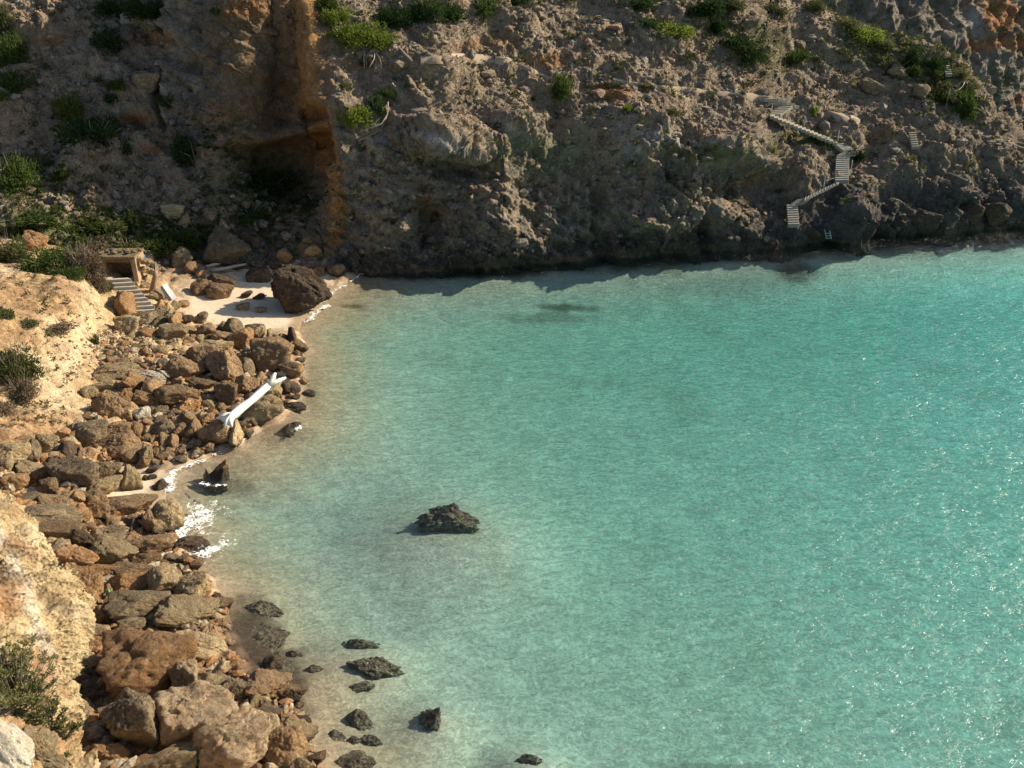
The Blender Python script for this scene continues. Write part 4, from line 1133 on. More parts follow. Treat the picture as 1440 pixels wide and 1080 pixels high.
# ------------------------------------------------------------------ concrete staircase by the beach
def V3(a): return Vector(tuple(float(t) for t in a))
def stair_flight(name, p0, p1, n, wvec, parent, mat, thick=.5, sub=True, lip=.02):
    """steps from p0 (top, centre of the first tread) down to p1; wvec is the tread's width vector"""
    p0, p1, wv = V3(p0), V3(p1), V3(wvec); run = (p1 - p0)/max(1, n - 1)
    fl = empty(name, p0) if sub else parent
    if sub: fl.parent = parent
    hor = Vector((run.x, run.y, 0)); hor = hor*1.0
    for k in range(n):
        c = p0 + run*k; v = []
        j = random.uniform(-.02, .02)
        for zz in (0, -thick):
            for a, b in ((-.5, -.5), (.5, -.5), (.5, .5), (-.5, .5)):
                q = c + wv*(a*(1 + j)) + hor*(b*1.12) + Vector((0, 0, zz + random.uniform(-.008, .008))); v.append(q - (p0 if sub else Vector()))
        me = bpy.data.meshes.new('step'); me.from_pydata([tuple(q) for q in v], [], [(0, 1, 2, 3), (7, 6, 5, 4), (0, 4, 5, 1), (1, 5, 6, 2), (2, 6, 7, 3), (3, 7, 4, 0)]); me.materials.append(mat)
        bm = bmesh.new(); bm.from_mesh(me); bmesh.ops.recalc_face_normals(bm, faces=bm.faces); bm.to_mesh(me); bm.free()
        o = link('step', me, fl)
        m = o.modifiers.new('b', 'BEVEL'); m.width = .02; m.segments = 1
    return fl
st = empty('beach_staircase', (0, 0, 0)); tag(st, 'pale concrete staircase leading down from the stone shelter to the beach', 'staircase')
top, bot = atz(163, 392, 3.0), atz(206, 441, 1.3)
stair_flight('flight', top, bot, 10, (1.6, .25, 0), st, M_conc, .55)
mb = MB(); mid = (V3(top) + V3(bot))/2
mb.v = [tuple(V3(top) + Vector(q)) for q in ((-.62, .1, -.6), (.62, .3, -.6), (.62, .3, -2.5), (-.62, .1, -2.5))] + [tuple(V3(bot) + Vector(q)) for q in ((-.62, -.05, -.5), (.62, .15, -.5), (.62, .15, -1.3), (-.62, -.05, -1.3))]
mb.f = [(0, 1, 5, 4), (3, 7, 6, 2), (0, 4, 7, 3), (1, 2, 6, 5), (0, 3, 2, 1), (4, 5, 6, 7)]
mb.build('stringer', M_conc2, st)
# little stone shelter above the stairs
hb, _ = hit(172, 384, ('bank', 'hill', 'sand')); hb = V3(atY(172, 386, 60.2))
hut = empty('stone_shelter', hb); tag(hut, 'low stone shelter with a dark square opening at the top of the beach stairs', 'shelter')
def part(nm, c, s, mat, bev=.03, tp=.03):
    m = MB(); m.box(c, *s, taper=tp); return m.build(nm, mat, hut, bevel=bev)
part('side_wall', (-.98, .4, .35), (.28, 1.6, 1.6), MR['t']); part('side_wall', (.98, .4, .35), (.30, 1.6, 1.6), M_redwood and simple('plastered_pier', (.42, .30, .19), .9))
part('back_wall', (0, 1.1, .35), (1.9, .25, 1.6), MR['g']); part('roof_slab', (0, .42, 1.25), (2.35, 1.8, .16), MR['t']); part('lintel', (0, -.32, 1.05), (1.66, .2, .16), MR['b']); part('floor_slab', (0, .3, -.45), (2.2, 1.7, .3), MR['t'])
for k in range(9):
    o = link('roof_stone', with_mat(MID[k], MR['g'])); o.parent = hut; o.scale = (.22, .2, .13); o.location = (-1.15 + .28*k, .1 + .25*(k % 3), 1.42)
for k in range(7):
    o = link('wall_stone', with_mat(MID[k + 4], MR['t'])); o.parent = hut; o.scale = (.27, .25, .22); o.location = (1.25 + .22*(k % 3), .0 + .1*k, 1.0 - .24*k + .12*(k % 3))
# ------------------------------------------------------------------ driftwood, planks, litter
root = empty('white_tree_trunk'); tag(root, 'bleached white tree trunk with forked end lying across the boulders', 'tree trunk')
A0, A1 = V3(atz(322, 588, 1.55)), V3(atz(381, 541, 2.05)); ax = A1 - A0
L = lambda t, dz=0, dx=0: A0 + ax*t + Vector((dx, 0, dz))
mb = MB(); mb.tube([L(-.02), L(.12), L(.3, .03), L(.5, -.02), L(.7, .02), L(.86, .04), L(1.0, .05)], [.22, .23, .22, .2, .19, .18, .18], 8, .13); mb.build('trunk', M_white, root, True)
mb = MB(); mb.tube([L(.93, .03), V3(atz(384, 532, 2.4)), V3(atz(387, 525, 2.5))], [.17, .12, .07], 7, .12); mb.build('fork', M_white, root, True)
mb = MB(); mb.tube([L(.93, .03), V3(atz(392, 535, 2.15)), V3(atz(402, 531, 2.2))], [.17, .11, .055], 7, .12); mb.build('fork', M_white, root, True)
for (a_, b_), r_ in zip(((309, 584), (304, 588), (316, 600), (326, 600), (312, 592)), (.16, .1, .13, .16, .09)):
    mb = MB(); e = V3(atz(a_, b_, 1.4)); mb.tube([L(.05), L(.0)*.45 + e*.55 + Vector((0, 0, .04)), e], [.22, .13, r_*.4], 7, .15); mb.build('root', M_white, root, True)
def log(name, p, q, r, mat, label, cat, n=9):
    P0, P1 = V3(p), V3(q); mb = MB(); mb.tube([P0 + (P1 - P0)*t + Vector((random.uniform(-.03, .03),)*3) for t in (0, .25, .5, .75, 1)], [r, r*.95, r*.9, r*.8, r*.65], n, .1)
    o = mb.build(name, mat, None, True); return tag(o, label, cat)
hh = lambda x, y, dz: V3(hit(x, y, ('hill', 'sand'))[0]) + Vector((0, 0, dz))
log('driftwood_log', hh(296, 386, .25), hh(347, 378, .35), .13, M_wood, 'long grey driftwood log lying in the shade behind the beach', 'log')
log('driftwood_log', hh(291, 381, .3), hh(311, 378, .4), .10, M_wood, 'short grey driftwood log beside the longer one behind the beach', 'log')
log('driftwood_stump', atz(211, 404, 1.9) - np.array((0, 0, .5)), atz(219, 381, 3.0), .22, M_redwood, 'reddish jagged driftwood stump standing upright beside the beach stairs', 'stump', 6)
def board(name, a, b, wdt, th, mat, label, cat, parent=None):
    a, b = V3(a), V3(b); d = (b - a); L_ = d.length; d.normalize(); up = Vector((.2, -.55, .8)); s = d.cross(up).normalized(); u = s.cross(d)
    M = Matrix((d, s, u)).transposed(); mb = MB(); mb.box((a + b)/2, L_, wdt, th, M, .015); o = mb.build(name, mat, parent, bevel=.01); return tag(o, label, cat) if label else o
pal_ = empty('leaning_planks'); tag(pal_, 'white painted planks leaning on rubble beside the beach stairs', 'planks')
board('plank', atz(231, 400, 2.3), atz(246, 421, 1.5), .34, .05, M_white, None, None, pal_); board('plank', atz(226, 403, 2.2), atz(240, 423, 1.4), .22, .05, M_conc, None, None, pal_)
bb = V3(hit(203, 366, ('hill', 'bank'))[0]); o = link('blue_bag', rock_shape(901, 3, 10, .6)); o.data.materials.append(M_blue); o.scale = (.17, .12, .3); o.rotation_euler = (0, .4, 0); o.location = bb + Vector((0, -.3, .25)); tag(o, 'small bright blue plastic bag caught on the bushes above the stairs', 'bag')
gb = atz(152, 834, 1.1); m1 = empty('green_bottle', gb); tag(m1, 'green glass bottle wedged among the boulders', 'bottle'); m1.rotation_euler = (.5, .35, 0)
mb = MB(); mb.tube([(0, 0, -.1), (0, 0, .18), (0, 0, .24)], [.09, .09, .04], 10); mb.build('bottle_body', M_green, m1, True); mb = MB(); mb.tube([(0, 0, .24), (0, 0, .36)], [.035, .035], 8); mb.build('bottle_neck', M_green, m1, True)
# ------------------------------------------------------------------ stairs on the far hillside
def tgt(x, y, dz=0): return V3(hit(x, y, ('hill',))[0]) + Vector((0, -.15, dz))
M_conc_light = M_conc; M_conc = simple('stair_concrete', (.36, .32, .25), .9, (.27, .24, .19), 3); M_conc2 = simple('dull_concrete', (.30, .275, .24), .9, (.22, .2, .175), 3)
fs = empty('hillside_staircase'); tag(fs, 'weathered concrete staircase zigzagging down the far hillside to the swimming ladder', 'staircase')
def dep(x, y, Y): return V3(atY(x, y, Y))
def front(x, y, k=.25): p = hit(x, y, ('hill',))[0]; return p.y - k
def flight(a, b, n, wv, mat, thick=.4, k0=.35):
    A_, B_ = dep(*a, front(*a, k0)), dep(*b, front(*b, k0))
    if abs(a[0] - b[0]) < 12 and A_.z - B_.z > .8*abs(A_.y - B_.y):       # a flight seen head on keeps a walkable pitch
        r_ = ray(*b); t_ = -r_[2]/r_[1]; r2_ = ray(*a); t2_ = -r2_[2]/r2_[1]; sl_ = .85
        m_ = (A_.y + B_.y)/2; Yb = (H - A_.z + sl_*A_.y)/(t_ + sl_); sh = (B_.y - Yb)*.5; A_ = dep(*a, A_.y + sh); Yb = (H - A_.z + sl_*A_.y)/(t_ + sl_); B_ = dep(*b, Yb)
    return stair_flight('flight', A_, B_, n, tuple(v*.82 for v in wv), fs, mat, thick*.7)
flight((1088, 138), (1111, 149), 5, (1.5, .3, 0), M_conc)
flight((1104, 150), (1090, 160), 5, (1.4, .3, 0), M_conc)
flight((1086, 162), (1174, 199), 17, (.25, 1.0, 0), M_conc, .35)
flight((1182, 202), (1192, 210), 5, (1.2, .5, 0), M_conc2)
flight((1194, 214), (1191, 216), 2, (2.0, .8, 0), M_conc)
flight((1185, 221), (1184, 252), 12, (1.35, .15, 0), M_conc2, .45, .6)
flight((1178, 256), (1134, 278), 12, (.35, .9, 0), M_conc2, .25)
flight((1130, 279), (1122, 284), 4, (1.2, .5, 0), M_conc2)
flight((1114, 288), (1116, 314), 9, (1.05, .1, 0), M_conc2, .45, .6)
M_conc = simple('old_concrete', (.30, .26, .21), .9, (.22, .19, .155), 3)
us = fs; fs = empty('upper_steps'); tag(fs, 'short flight of steps high among the ridge shrubs', 'steps'); flight((1331, 92), (1334, 103), 5, (.7, .1, 0), M_conc2)
fs = empty('middle_steps'); tag(fs, 'short flight of pale steps right of the long staircase', 'steps'); flight((1283, 186), (1287, 205), 7, (.75, .1, 0), M_conc, .4, .5)
# footpaths: narrow level ribbons along the slope
def path(pts, wd, mat, nm='footpath'):
    P = []; pts = np.array(pts, float); t = np.linspace(0, len(pts) - 1, 8*len(pts)); xs_, ys_ = np.interp(t, np.arange(len(pts)), pts[:, 0]), np.interp(t, np.arange(len(pts)), pts[:, 1])
    for x, y in zip(xs_, ys_):
        p = hit(x, y, ('hill',))[0]; P.append((p.x, p.y, p.z))
    P = np.array(P); P[:, 2] = smooth1(P, 12)[:, 2] + .06; P[:, 1] = smooth1(P, 8)[:, 1]
    n = len(P); w1 = P + np.array((0, wd*.7, .1)); w0 = P - np.array((0, wd*.35, 0)) + np.c_[0*P[:, 0], .1*np.sin(P[:, 0]*3), 0*P[:, 0]]; w2 = w0 + np.array((0, -.05, -.5))
    return tag(mesh_np(nm, np.vstack([w2, w0, w1]), gridfaces(3, n), mat), kind='structure')
M_path = simple('trodden_earth', (.38, .30, .22), .95, (.30, .23, .16), 1.5, .03)
path([(592, 81), (640, 79), (700, 81), (722, 86), (750, 100), (776, 112)], .48, M_path)
path([(862, 112), (885, 116), (910, 120), (950, 123), (1000, 129), (1040, 133), (1086, 137)], .48, M_path)
path([(1160, 158), (1185, 164), (1208, 168)], .7, M_path)
# low retaining wall beside the path
rw = empty('retaining_wall'); tag(rw, 'low dry stone wall holding the path beside the round shrub', 'wall')
for k in range(9):
    p = V3(hit(826 + 4*k, 121 - .55*k, ('hill',))[0]); o = link('stone', with_mat(MID[k % 16], MR['g'])); o.parent = rw; o.scale = (.2, .18, .14); o.location = p + Vector((0, -.1, .1))
# posts
posts = [(711, 84, 17, 'tall pale post beside the first bend of the cliff path', .035), (751, 103, 15, 'thin post at the path above the round hillside shrub', .03), (832, 118, 15, 'short post just right of the round shrub on the path', .03), (882, 116, 15, 'post at the start of the long straight path', .03), (793, 112, 9, 'stub post behind the round shrub', .03),
         (1084, 161, 14, 'handrail post at the top landing of the stairs', .03), (1107, 151, 14, 'handrail post between the two top flights', .03), (1108, 164, 8, 'short rail post under the top flight', .03), (1130, 177, 12, 'rail post halfway down the long light flight', .03), (1177, 200, 15, 'rail post at the foot of the long light flight', .03), (1189, 222, 9, 'rail post at the upper edge of the wide steps', .03),
         (1211, 210, 12, 'outer rail post beside the lower landing', .03), (1195, 245, 18, 'handrail post along the wide lower steps', .03), (1157, 268, 16, 'rail post above the curved lower path', .03), (1433, 236, 17, 'leaning pale post near the right edge', .045), (1329, 148, 19, 'pale rope post on the ridge slope', .045)]
for x, y, h_, lab, r_ in posts:
    p = V3(hit(x, y, ('hill',))[0]) + Vector((0, -.15, -.15)); hh_ = h_*p.length/F*1.08 + .15
    mb = MB(); lean = .3 if 'lean' in lab else .06 if x == 1329 else random.uniform(-.02, .02); mb.tube([p, p + Vector((lean*.5*hh_, 0, hh_*.5)), p + Vector((lean*hh_, 0, hh_))], r_*1.15, 6); tag(mb.build('post', M_conc if x > 1300 or x < 900 else M_metal), lab, 'post', 'posts along the cliff path and stairs')
def rope(pts, sag, lab, r_=.03, dz=.9):
    P = [V3(hit(x, y, ('hill', 'farc'))[0]) + Vector((0, -.35, 0)) for x, y in pts]; Q = []
    for a, b in zip(P[:-1], P[1:]):
        for t in (0, .2, .4, .6, .8): Q.append(a + (b - a)*t + Vector((0, -.1, -sag*4*t*(1 - t))))
    Q.append(P[-1]); mb = MB(); mb.tube(Q, r_, 5); tag(mb.build('rope', M_rope, None, True), lab, 'rope')
rope([(1331, 132), (1342, 126), (1354, 115)], .15, 'pale rope rising between the ridge shrubs')
rope([(1366, 180), (1384, 191), (1404, 197), (1419, 199), (1440, 207)], .05, 'long pale rope handrail crossing the slope near the right edge')
rope([(1330, 240), (1345, 246), (1358, 252)], .03, 'pale pipe lying on the dark rocks near the right waterline', .035)
rope([(1157, 252), (1168, 249), (1176, 246)], .05, 'thin rail rope at the lower stairs', .02)
rope([(1189, 213), (1200, 210), (1211, 203)], .05, 'thin rail rope at the lower landing', .02)
# swimming ladder
ld = empty('swimming_ladder'); tag(ld, 'metal swimming ladder with two bent rails at the rocky waterline', 'ladder')
for x in (1160, 1167):
    b0 = V3(atY(x + 2, 336, front(1163, 332, .5))); t0 = V3(atY(x, 325, front(1163, 332, .35))); mb = MB(); mb.tube([b0, t0, t0 + Vector((0, .35, .08))], .035, 6); mb.build('rail', M_metal, ld, True)
for k in range(3):
    y = 328 + 3.5*k; mb = MB(); mb.tube([V3(atY(1160.6 + .5*k, y, front(1163, 332, .48))), V3(atY(1167.6 + .5*k, y, front(1163, 332, .48)))], .025, 5); mb.build('rung', M_metal, ld, True)

# ------------------------------------------------------------------ shrubs
def foliage_mesh(seed, n, leaf, lobes=11, kind='tuft'):
    g = np.random.default_rng(seed); Cn = []
    for k in range(lobes):
        a = g.uniform(0, 6.28); r = math.sqrt(g.random())*.68; z = g.uniform(.05, .75)*(1 - .4*r); Cn.append((r*math.cos(a), r*math.sin(a), z, g.uniform(.2, .42)))
    Cn = np.array(Cn); k = g.integers(0, lobes, n); d = g.normal(size=(n, 3)); d /= np.linalg.norm(d, axis=1)[:, None]
    rr = Cn[k, 3]*(.55 + .5*g.random(n)**.5); P = Cn[k, :3] + d*rr[:, None]*np.array((1, 1, .8)); P += .05*g.normal(size=(n, 3)); P[:, 2] = np.abs(P[:, 2])
    t = d + .7*g.normal(size=(n, 3)) + np.array((0, 0, .35)); t /= np.linalg.norm(t, axis=1)[:, None]
    s = np.cross(t, g.normal(size=(n, 3))); s /= np.linalg.norm(s, axis=1)[:, None]
    l = leaf*g.uniform(.6, 1.5, n)[:, None]; wd = l*.45
    V = np.stack([P - s*wd*.5, P + s*wd*.5, P + t*l*1.1 + s*wd*.35, P + t*l*1.2 - s*wd*.35], 1).reshape(-1, 3)
    return V, np.arange(n*4).reshape(-1, 4)
def to_mesh(V, Fc):
    me = bpy.data.meshes.new('foliage'); me.vertices.add(len(V)); me.vertices.foreach_set('co', V.astype(np.float32).ravel()); me.loops.add(Fc.size); me.loops.foreach_set('vertex_index', Fc.astype(np.int32).ravel())
    me.polygons.add(len(Fc)); me.polygons.foreach_set('loop_start', np.arange(0, Fc.size, 4, dtype=np.int32)); me.update(calc_edges=True); return me
FOL = [to_mesh(*foliage_mesh(500 + k, 1500, .11, 9 + k)) for k in range(5)]
FOLS = [to_mesh(*foliage_mesh(520 + k, 420, .20, 6)) for k in range(3)]
FOLB = [to_mesh(*foliage_mesh(540 + k, 4500, .065, 20)) for k in range(3)]
def branch_mesh(seed, n=9, r=.02, hgt=.8):
    random.seed(seed); mb = MB()
    for k in range(n):
        a = random.uniform(0, 6.28); o_ = random.uniform(.3, .85); mb.tube([(0, 0, -.15), (math.cos(a)*o_*.4, math.sin(a)*o_*.4, hgt*.35), (math.cos(a)*o_, math.sin(a)*o_, hgt*random.uniform(.5, 1.05))], [r*1.4, r, r*.4], 5)
    me = bpy.data.meshes.new('branches'); me.from_pydata(mb.v, [], mb.f); return me
BRM = [branch_mesh(k) for k in range(4)]; BRD = [branch_mesh(20 + k, 34, .012, .95) for k in range(2)]
random.seed(99)
SHR = '''
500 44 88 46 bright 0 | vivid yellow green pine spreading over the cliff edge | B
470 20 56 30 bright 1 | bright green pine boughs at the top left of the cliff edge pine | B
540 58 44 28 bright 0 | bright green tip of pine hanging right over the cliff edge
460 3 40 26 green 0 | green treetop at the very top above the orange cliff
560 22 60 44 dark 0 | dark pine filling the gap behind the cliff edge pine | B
600 12 60 40 dark 0 | dark evergreen at the top between pine and hillside | B
640 14 44 28 dark 0 | dark green evergreen at the top edge above the path
680 8 50 26 green 0 | green evergreen at the top edge right of the dark ones
730 -4 60 26 dark 0 | dark crown at the top edge over the stony slope
500 162 50 34 bright 0 | bright green bush clinging to the cliff above the cave hollow
528 148 36 30 dark 0 | dark green bush beside the bright one on the cliff
543 128 32 16 green 0 | small flat green bush above the pair on the cliff
486 120 22 14 olive 0 | tiny olive bush on the brown cliff face
945 41 64 26 bright 0 | bright yellow green shrub spread on the upper slope
912 32 40 18 dark 0 | dark shrub touching the bright slope shrub
800 120 44 42 green 0 | round dark green shrub on the cliff path
692 174 40 16 olive 0 | low olive shrub on the stony spur below the path
1012 37 34 24 dark 0 | dark round shrub on the upper right slope
1034 58 60 22 dark 0 | long dark shrub below the dark round one
1054 78 56 30 dark 0 | dark grey green shrub ending the row on the slope
985 9 60 26 dark 0 | dark shrub at the top edge of the slope
1035 4 40 18 olive 0 | olive shrub at the top edge right of the dark one
900 4 60 18 dark 0 | low dark shrub along the top edge
1122 78 42 24 green 0 | green shrub alone above the far stair slope
1150 82 20 12 olive 0 | small olive tuft beside the lone green shrub
1090 14 40 16 olive 0 | olive shrub at the ridge top
1142 6 36 20 olive 0 | olive shrub on the ridge at the top edge
1192 36 40 20 olive 0 | olive green shrub on the ridge crest
1218 48 46 24 bright 0 | yellow green shrub on the sunlit ridge
1240 62 34 18 olive 0 | small olive shrub down from the yellow green one
1286 80 32 32 dark 0 | dark dome shaped shrub on the ridge slope
1262 90 44 24 olive 0 | sprawling olive shrub left of the dark dome
1284 100 30 18 green 0 | green shrub tucked under the dark dome
1312 88 34 22 dark 0 | dark shrub right of the dark dome
1316 103 34 14 green 0 | low bright shrub below the ridge steps
1308 126 50 24 olive 0 | broad olive shrub on the lower ridge slope
1325 134 30 18 green 0 | green shrub beside the rope post
1356 146 38 42 green 0 | tall green shrub near the right ridge rope
1364 121 34 16 olive 0 | olive shrub on the ridge by the rope
1350 105 26 16 olive 0 | small olive shrub at the ridge steps
1146 153 18 12 bright 0 | tiny bright tuft under the top stair flight
1164 200 30 14 bright 0 | yellow green tuft below the long stair flight
1146 196 24 14 olive 0 | olive tuft beside the yellow green one at the stairs
1084 210 16 12 bright 0 | tiny bright plant on the cliff left of the stairs
1193 213 22 12 dark 0 | dark shrub beside the lower stair landing
1208 216 34 18 dark 0 | dark scrub right of the wide lower steps
880 151 16 10 bright 0 | tiny green plant under the orange scar
750 138 12 10 bright 0 | tiny bright plant on the grey spur
834 269 20 14 olive 0 | small olive plant on the grey cliff face
940 248 16 12 olive 0 | small olive plant on the cliff right of the grey face
950 158 20 14 olive 0 | grey olive cushion shrub right of the white rocks
905 118 24 10 olive 0 | low olive tuft along the straight path
868 118 20 10 olive 0 | low dry tuft at the post on the path
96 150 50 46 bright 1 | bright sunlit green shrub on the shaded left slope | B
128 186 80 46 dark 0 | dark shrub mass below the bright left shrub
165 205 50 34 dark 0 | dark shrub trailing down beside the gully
20 70 48 52 green 1 | green shrub at the left edge near the top | B
6 30 30 60 olive 0 | tall olive shrub at the upper left corner
22 112 48 34 green 0 | green shrub at the left edge below the top one
4 135 24 16 green 0 | small green shrub at the left edge
20 240 76 66 green 1 | big green and olive shrub at the left edge of the shaded slope | B
50 225 40 30 olive 0 | olive shrub behind the big left edge shrub
84 244 28 22 dark 0 | dark shrub right of the big left edge shrub
148 56 40 36 dark 0 | thin dark shrub high on the shaded slope
164 119 38 16 green 0 | low green shrub on the shaded slope ledge
158 140 20 14 dark 0 | small dark shrub under the slope ledge
165 8 70 30 dark 0 | dark pine at the top edge left of the brown cliff | B
215 10 80 34 dark 0 | dark pine mass at the top edge beside the brown cliff | B
305 16 16 12 dark 0 | small dark bush on the top of the brown cliff
235 140 22 26 dark 0 | bluish dark shrub in the narrow gully
275 212 60 48 dark 0 | dark shrub at the base of the brown cliff
350 300 60 24 dark 0 | dark green shrub on the shaded scree
380 255 70 40 dark 0 | dark ivy covered patch in the cliff hollow
268 332 50 30 green 0 | green undergrowth bush beside the craggy grey rock
215 345 60 30 green 0 | green bush above the blue bag
178 345 50 18 olive 0 | low olive bush above the stone shelter roof
135 340 50 20 dry 0 | dry brown bush left of the shelter
120 322 70 18 green 0 | green cover bush on the bank top
40 306 70 20 green 0 | pale green bush at the left behind the boulder
160 316 40 14 olive 0 | olive bush on the bank top
66 366 84 34 green 1 | vivid green shrub on top of the sandy bank | B
95 382 50 24 green 1 | green lower part of the shrub over the bank edge | B
14 352 54 44 olive 0 | brownish olive shrub left of the vivid green one | B
116 370 60 52 dry 1 | dry brown shrub hanging over the bank edge | B
140 395 30 34 dry 0 | dry twiggy bush above the sandy hollow | B
8 440 34 28 olive 0 | small dry shrub at the left edge of the bank
40 455 26 14 olive 0 | low olive plant on the sandy bank
80 462 50 14 dry 0 | line of dry plants across the sandy bank
133 478 16 18 olive 0 | small green plant at the edge of the sandy gully
18 512 70 56 olive 1 | large grey green shrub at the left edge of the bank | B
30 545 50 40 dry 1 | dry undergrowth under the large left edge shrub | B
10 572 30 24 dry 0 | dry grass clump below the left edge shrub
175 391 26 12 green 0 | small green plant at the shelter doorway
156 402 14 16 green 0 | green tuft at the top of the beach stairs
236 330 30 14 green 0 | short green bush at the shaded beach slope
'''
for k, ln in enumerate(SHR.strip().split('\n')):
    pz = [t.strip() for t in ln.split('|')]; x, y, ww, hh_, kd, lean = pz[0].split(); x, y, ww, hh_ = map(float, (x, y, ww, hh_)); big = len(pz) > 2
    base, nrm = hit(x, y + hh_*.32, ('hill', 'bank', 'farc')); dist = (base - Vector((0, 0, H))).length; a = ww*dist/F/2*1.08; c = hh_*dist/F*.95
    e = empty('shrub', base - Vector((0, -.12*a, .12*c))); tag(e, pz[1], 'shrub', 'shrubs on the slopes')
    mk = ML['olive'] if kd == 'dry' else ML[kd]
    src = (FOLB[k % 3] if big else FOL[k % 5] if ww > 20 else FOLS[k % 3])
    if kd == 'dry': mk = ML['dry']
    o = link('foliage', with_mat(src, mk), e); o.scale = (a, a*.8, c*.9); o.rotation_euler = (0, 0, k*1.7)
    b_ = link('branches', with_mat(BRD[k % 2] if kd in ('dry', 'olive') and big else BRM[k % 4], M_bark), e); b_.scale = (a, a*.8, c*1.05); b_.rotation_euler = (0, 0, k*2.1)
# bare roots hanging down under the cliff edge pine
for (pts, lab) in ((((515, 66), (516, 78), (520, 92)), 'bare roots hanging below the cliff edge pine'), (((528, 72), (531, 84), (529, 96)), 'second tangle of bare roots under the cliff edge pine'), (((547, 140), (545, 160), (536, 176), (505, 188)), 'dead grey branch arching below the cliff bushes'), (((555, 60), (568, 74), (580, 86)), 'thick bare trunk leaning from the pine to the path')):
    P = [V3(hit(x, y, ('hill',))[0]) + Vector((0, -.35, 0)) for x, y in pts]; e = empty('bare_branch', P[0]); tag(e, lab, 'branch')
    for k in range(1 if 'thick' in lab else 4):
        mb = MB(); j = Vector((random.uniform(-.35, .35), 0, random.uniform(-.2, .2)))*(0 if 'thick' in lab else 1); mb.tube([p - P[0] + j*i for i, p in enumerate(P)], .12 if 'thick' in lab else .035, 6); mb.build('twig', M_wood if k % 2 else M_bark, e, True)
# scattered low tufts on the hillside as ground cover
def tufts(name, pts, size, mat, lab, n=16):
    g = rng; V = []
    for p, s in zip(pts, size):
        d = g.normal(size=(n, 3)); d[:, 2] = np.abs(d[:, 2])*.8; d /= np.linalg.norm(d, axis=1)[:, None]; q = p + d*s*g.uniform(.2, .8, (n, 1)); t = d + .5*g.normal(size=(n, 3)); t /= np.linalg.norm(t, axis=1)[:, None]
        w_ = np.cross(t, g.normal(size=(n, 3))); w_ /= np.linalg.norm(w_, axis=1)[:, None]; l = s*.5
        V.append(np.stack([q - w_*l*.3, q + w_*l*.3, q + t*l + w_*l*.2, q + t*l - w_*l*.2], 1).reshape(-1, 3))
    V = np.concatenate(V); return tag(mesh_np(name, V, np.arange(len(V)).reshape(-1, 4), mat, None, False), lab, 'ground cover', kind='stuff')
gm = lambda cx, cy, rx, ry: np.exp(-((HX - cx)/rx)**2 - ((HY - cy)/ry)**2)
wv = (Hnz > .35)*vis*(.35 + 2.6*sstep(.1, .35, fbm(HP*.6 + 91, 3))) + vis*(6*gm(1240, 70, 70, 40) + 7*gm(1330, 120, 40, 30) + 3*gm(985, 212, 60, 8))
wv[(HX > 250) & (HX < 480) & (HY < 230)] = 0
ch = rng.choice(len(wv), 3200, replace=False, p=wv/wv.sum()); tufts('scrub_tufts', HP[ch], np.clip(rng.lognormal(-1.45, .4, len(ch)), .1, .5), ML['olive'], 'low olive scrub dotted over the rocky hillside')
wv = vis*(6*gm(110, 322, 150, 22) + 3.5*gm(370, 285, 60, 50) + 3*gm(230, 325, 60, 20) + 2.5*gm(300, 200, 40, 30) + 1.2*gm(60, 250, 80, 40))
ch = rng.choice(len(wv), 1700, replace=False, p=wv/wv.sum()); tufts('green_undergrowth', HP[ch], np.clip(rng.lognormal(-1.5, .35, len(ch)), .1, .42), ML['green'], 'green creeping undergrowth at the foot of the shaded slope')
bp = np.array([tuple(hit(random.gauss(60, 50), random.uniform(390, 600), ('bank',))[0]) for _ in range(330)]); tufts('bank_weeds', bp, np.clip(rng.lognormal(-2.1, .4, len(bp)), .05, .25), ML['olive'], 'tiny dry weeds dotted over the sandy bank', 14)
# ------------------------------------------------------------------ coastal shrub in the foreground
def near_plant(x, y, n_st, rad, hgt, lab, seed):
    g = np.random.default_rng(seed); base, nr = hit(x, y, ('out',)); e = empty('coastal_shrub', base); tag(e, lab, 'shrub', 'fleshy leaved shrubs on the foreground outcrop')
    mb = MB(); LV = []
    for s in range(n_st):
        a = g.uniform(0, 6.28); o_ = rad*math.sqrt(g.random()); foot = Vector((math.cos(a)*o_*.5, math.sin(a)*o_*.5, 0)); w_ = drop(base.x + foot.x, base.y + foot.y, ('out',)); foot.z = (w_ - base.z if w_ > 0 else 0) - .05
        tip = Vector((math.cos(a)*o_*1.2, math.sin(a)*o_*1.2, foot.z + hgt*g.uniform(.5, 1.1))); m_ = (foot + tip)/2 + Vector((g.normal()*.03, g.normal()*.03, .04)); mb.tube([foot, m_, tip], [.011, .008, .004], 4)
        for t in np.r_[g.uniform(.35, 1, 3), 1, 1]:
            c = foot + (tip - foot)*float(t)
            for q in range(11):
                d = g.normal(size=3); d[2] = abs(d[2])*.9 + .2; d /= np.linalg.norm(d); l = .05*g.uniform(.7, 1.35); sd = np.cross(d, g.normal(size=3)); sd /= np.linalg.norm(sd); c_ = np.array(c) + g.normal(size=3)*.012
                LV += [c_ - sd*.003, c_ + sd*.003, c_ + d*l + sd*.009, c_ + d*l - sd*.009]
    st_ = mb.build('stems', M_bark, e); LV = np.array(LV); lv = mesh_np('foliage', LV, np.arange(len(LV)).reshape(-1, 4), ML['cs'], e, False)
ML['cs'] = leaf_mat('fleshy_leaf', (.22, .20, .085), (.13, .14, .055), .35)
near_plant(20, 985, 80, .62, .55, 'green leafy coastal shrub growing on the foreground outcrop', 1)
near_plant(62, 1010, 46, .35, .28, 'smaller part green shrub beside the leafy coastal shrub', 2)
near_plant(118, 1050, 50, .40, .26, 'thin twiggy shrub at the outcrop edge in the lower corner', 3)
near_plant(85, 1062, 34, .32, .16, 'low dry sprigs among stones at the picture bottom', 4)
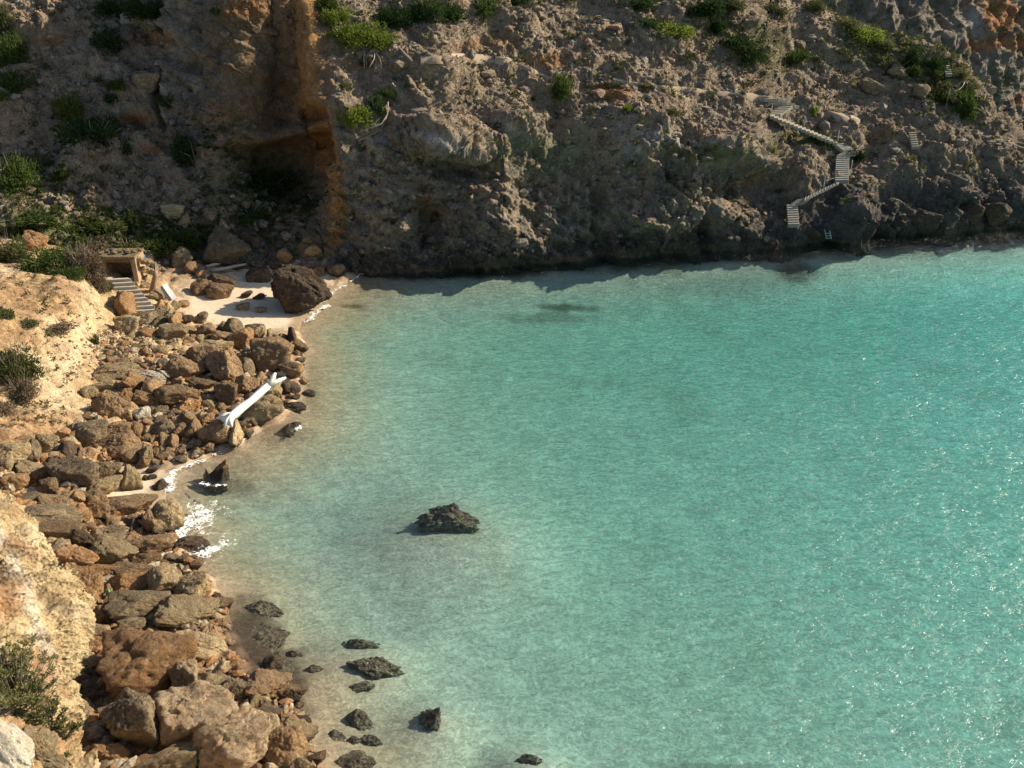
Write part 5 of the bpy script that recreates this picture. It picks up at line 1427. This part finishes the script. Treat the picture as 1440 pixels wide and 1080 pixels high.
near_plant(10, 945, 34, .3, .35, 'upper sprigs of coastal shrub at the left edge', 5)
def rock_on(x, y, w_, h_, ty, lab, k):
    p, nr = hit(x, y, ('out',)); d_ = (p - Vector((0, 0, H))).length; o = link('rock', with_mat(BIG[k], MR[ty])); a = w_*d_/F/2; o.scale = (a, a, h_*d_/F/2); o.rotation_euler = (.2*k, .1*k, 1.3*k); o.location = p; tag(o, lab, 'rock')
rock_on(8, 1062, 60, 130, 'w', 'smooth pale cream rock at the lower left corner', 3)
rock_on(52, 1052, 46, 36, 't', 'tan rock beneath the foreground sprigs', 5)
rock_on(66, 1078, 60, 24, 't', 'flat tan rock at the bottom edge near the shrubs', 7)
rock_on(57, 968, 22, 20, 't', 'small light rock beside the leafy coastal shrub', 9)
rock_on(145, 1070, 40, 30, 't', 'tan rock at the outcrop foot by the bottom edge', 2)
# ------------------------------------------------------------------ foam
def foam(name, pts, wpx, thr, lab, seed, hgt=.07):
    wpx *= 1.35; thr -= .08; hgt *= .7
    L_ = np.array([atz(x, y, 0)[:2] for x, y in pts]); lo, hi = L_.min(0) - 1.6, L_.max(0) + 1.6; st_ = .045
    gx, gy = np.arange(lo[0], hi[0], st_), np.arange(lo[1], hi[1], st_); A_, B_ = np.meshgrid(gx, gy, indexing='ij'); q = np.stack([A_.ravel(), B_.ravel()], 1)
    dd = segdist(q, L_)/wpx; q3 = np.c_[q*1.7, np.full(len(q), seed*3.7)]; nz_ = .8*fbm(q3, 5, 2.1, .68) + .3*ridged(q3*1.5, 4)
    m = (nz_ + .35 - dd*.85) > thr; z_ = np.maximum(shore_z(q)[0], 0) + .04 + hgt*np.clip(nz_ + .5 - dd, 0, 1)*(.6 + .8*fbm(q3*5, 3)); Fc = gridfaces(len(gx), len(gy)); k = m[Fc].all(1)
    Fc = Fc[k]; us_, inv = np.unique(Fc, return_inverse=True); V = np.c_[q, z_][us_]
    cd = np.clip((nz_ + .35 - dd*.85 - thr)*2.2, 0, 1)[us_]
    return tag(mesh_np(name, V, inv.reshape(-1, 4), M_foam, colr=np.repeat(cd[:, None], 3, 1)), lab, 'foam', kind='stuff')
foam('sea_foam', [(236, 770), (243, 757), (256, 742), (270, 738), (285, 722)], 1.35, .14, 'thick white wave foam washing over rocks', 1, .16)
foam('sea_foam', [(228, 790), (250, 783), (276, 782), (305, 773), (320, 762)], .9, .24, 'thin streaky foam below the thick foam', 2)
foam('sea_foam', [(238, 690), (238, 678), (246, 664), (258, 655), (282, 648)], .5, .12, 'white foam line at the small sand pocket', 3, .1)
foam('sea_foam', [(432, 452), (441, 444), (448, 437), (458, 431)], .55, .15, 'white foam at the great beach boulder', 4, .1)
foam('sea_foam', [(458, 424), (468, 412), (480, 404), (500, 392), (510, 384)], .45, .24, 'shaded foam line along the wet sand', 5)
foam('sea_foam', [(285, 681), (300, 684), (316, 683)], .3, .26, 'thin foam around the rock in the shallows', 6, .03)
foam('sea_foam', [(300, 640), (330, 626), (345, 618), (360, 606)], .4, .3, 'broken foam below the yellow rocks', 7, .04)
foam('sea_foam', [(284, 832), (292, 842), (300, 850)], .4, .24, 'small foam by the pointed boulder', 8, .05)
foam('sea_foam', [(425, 600), (418, 604)], .35, .25, 'foam speck by the awash rock', 9, .05)
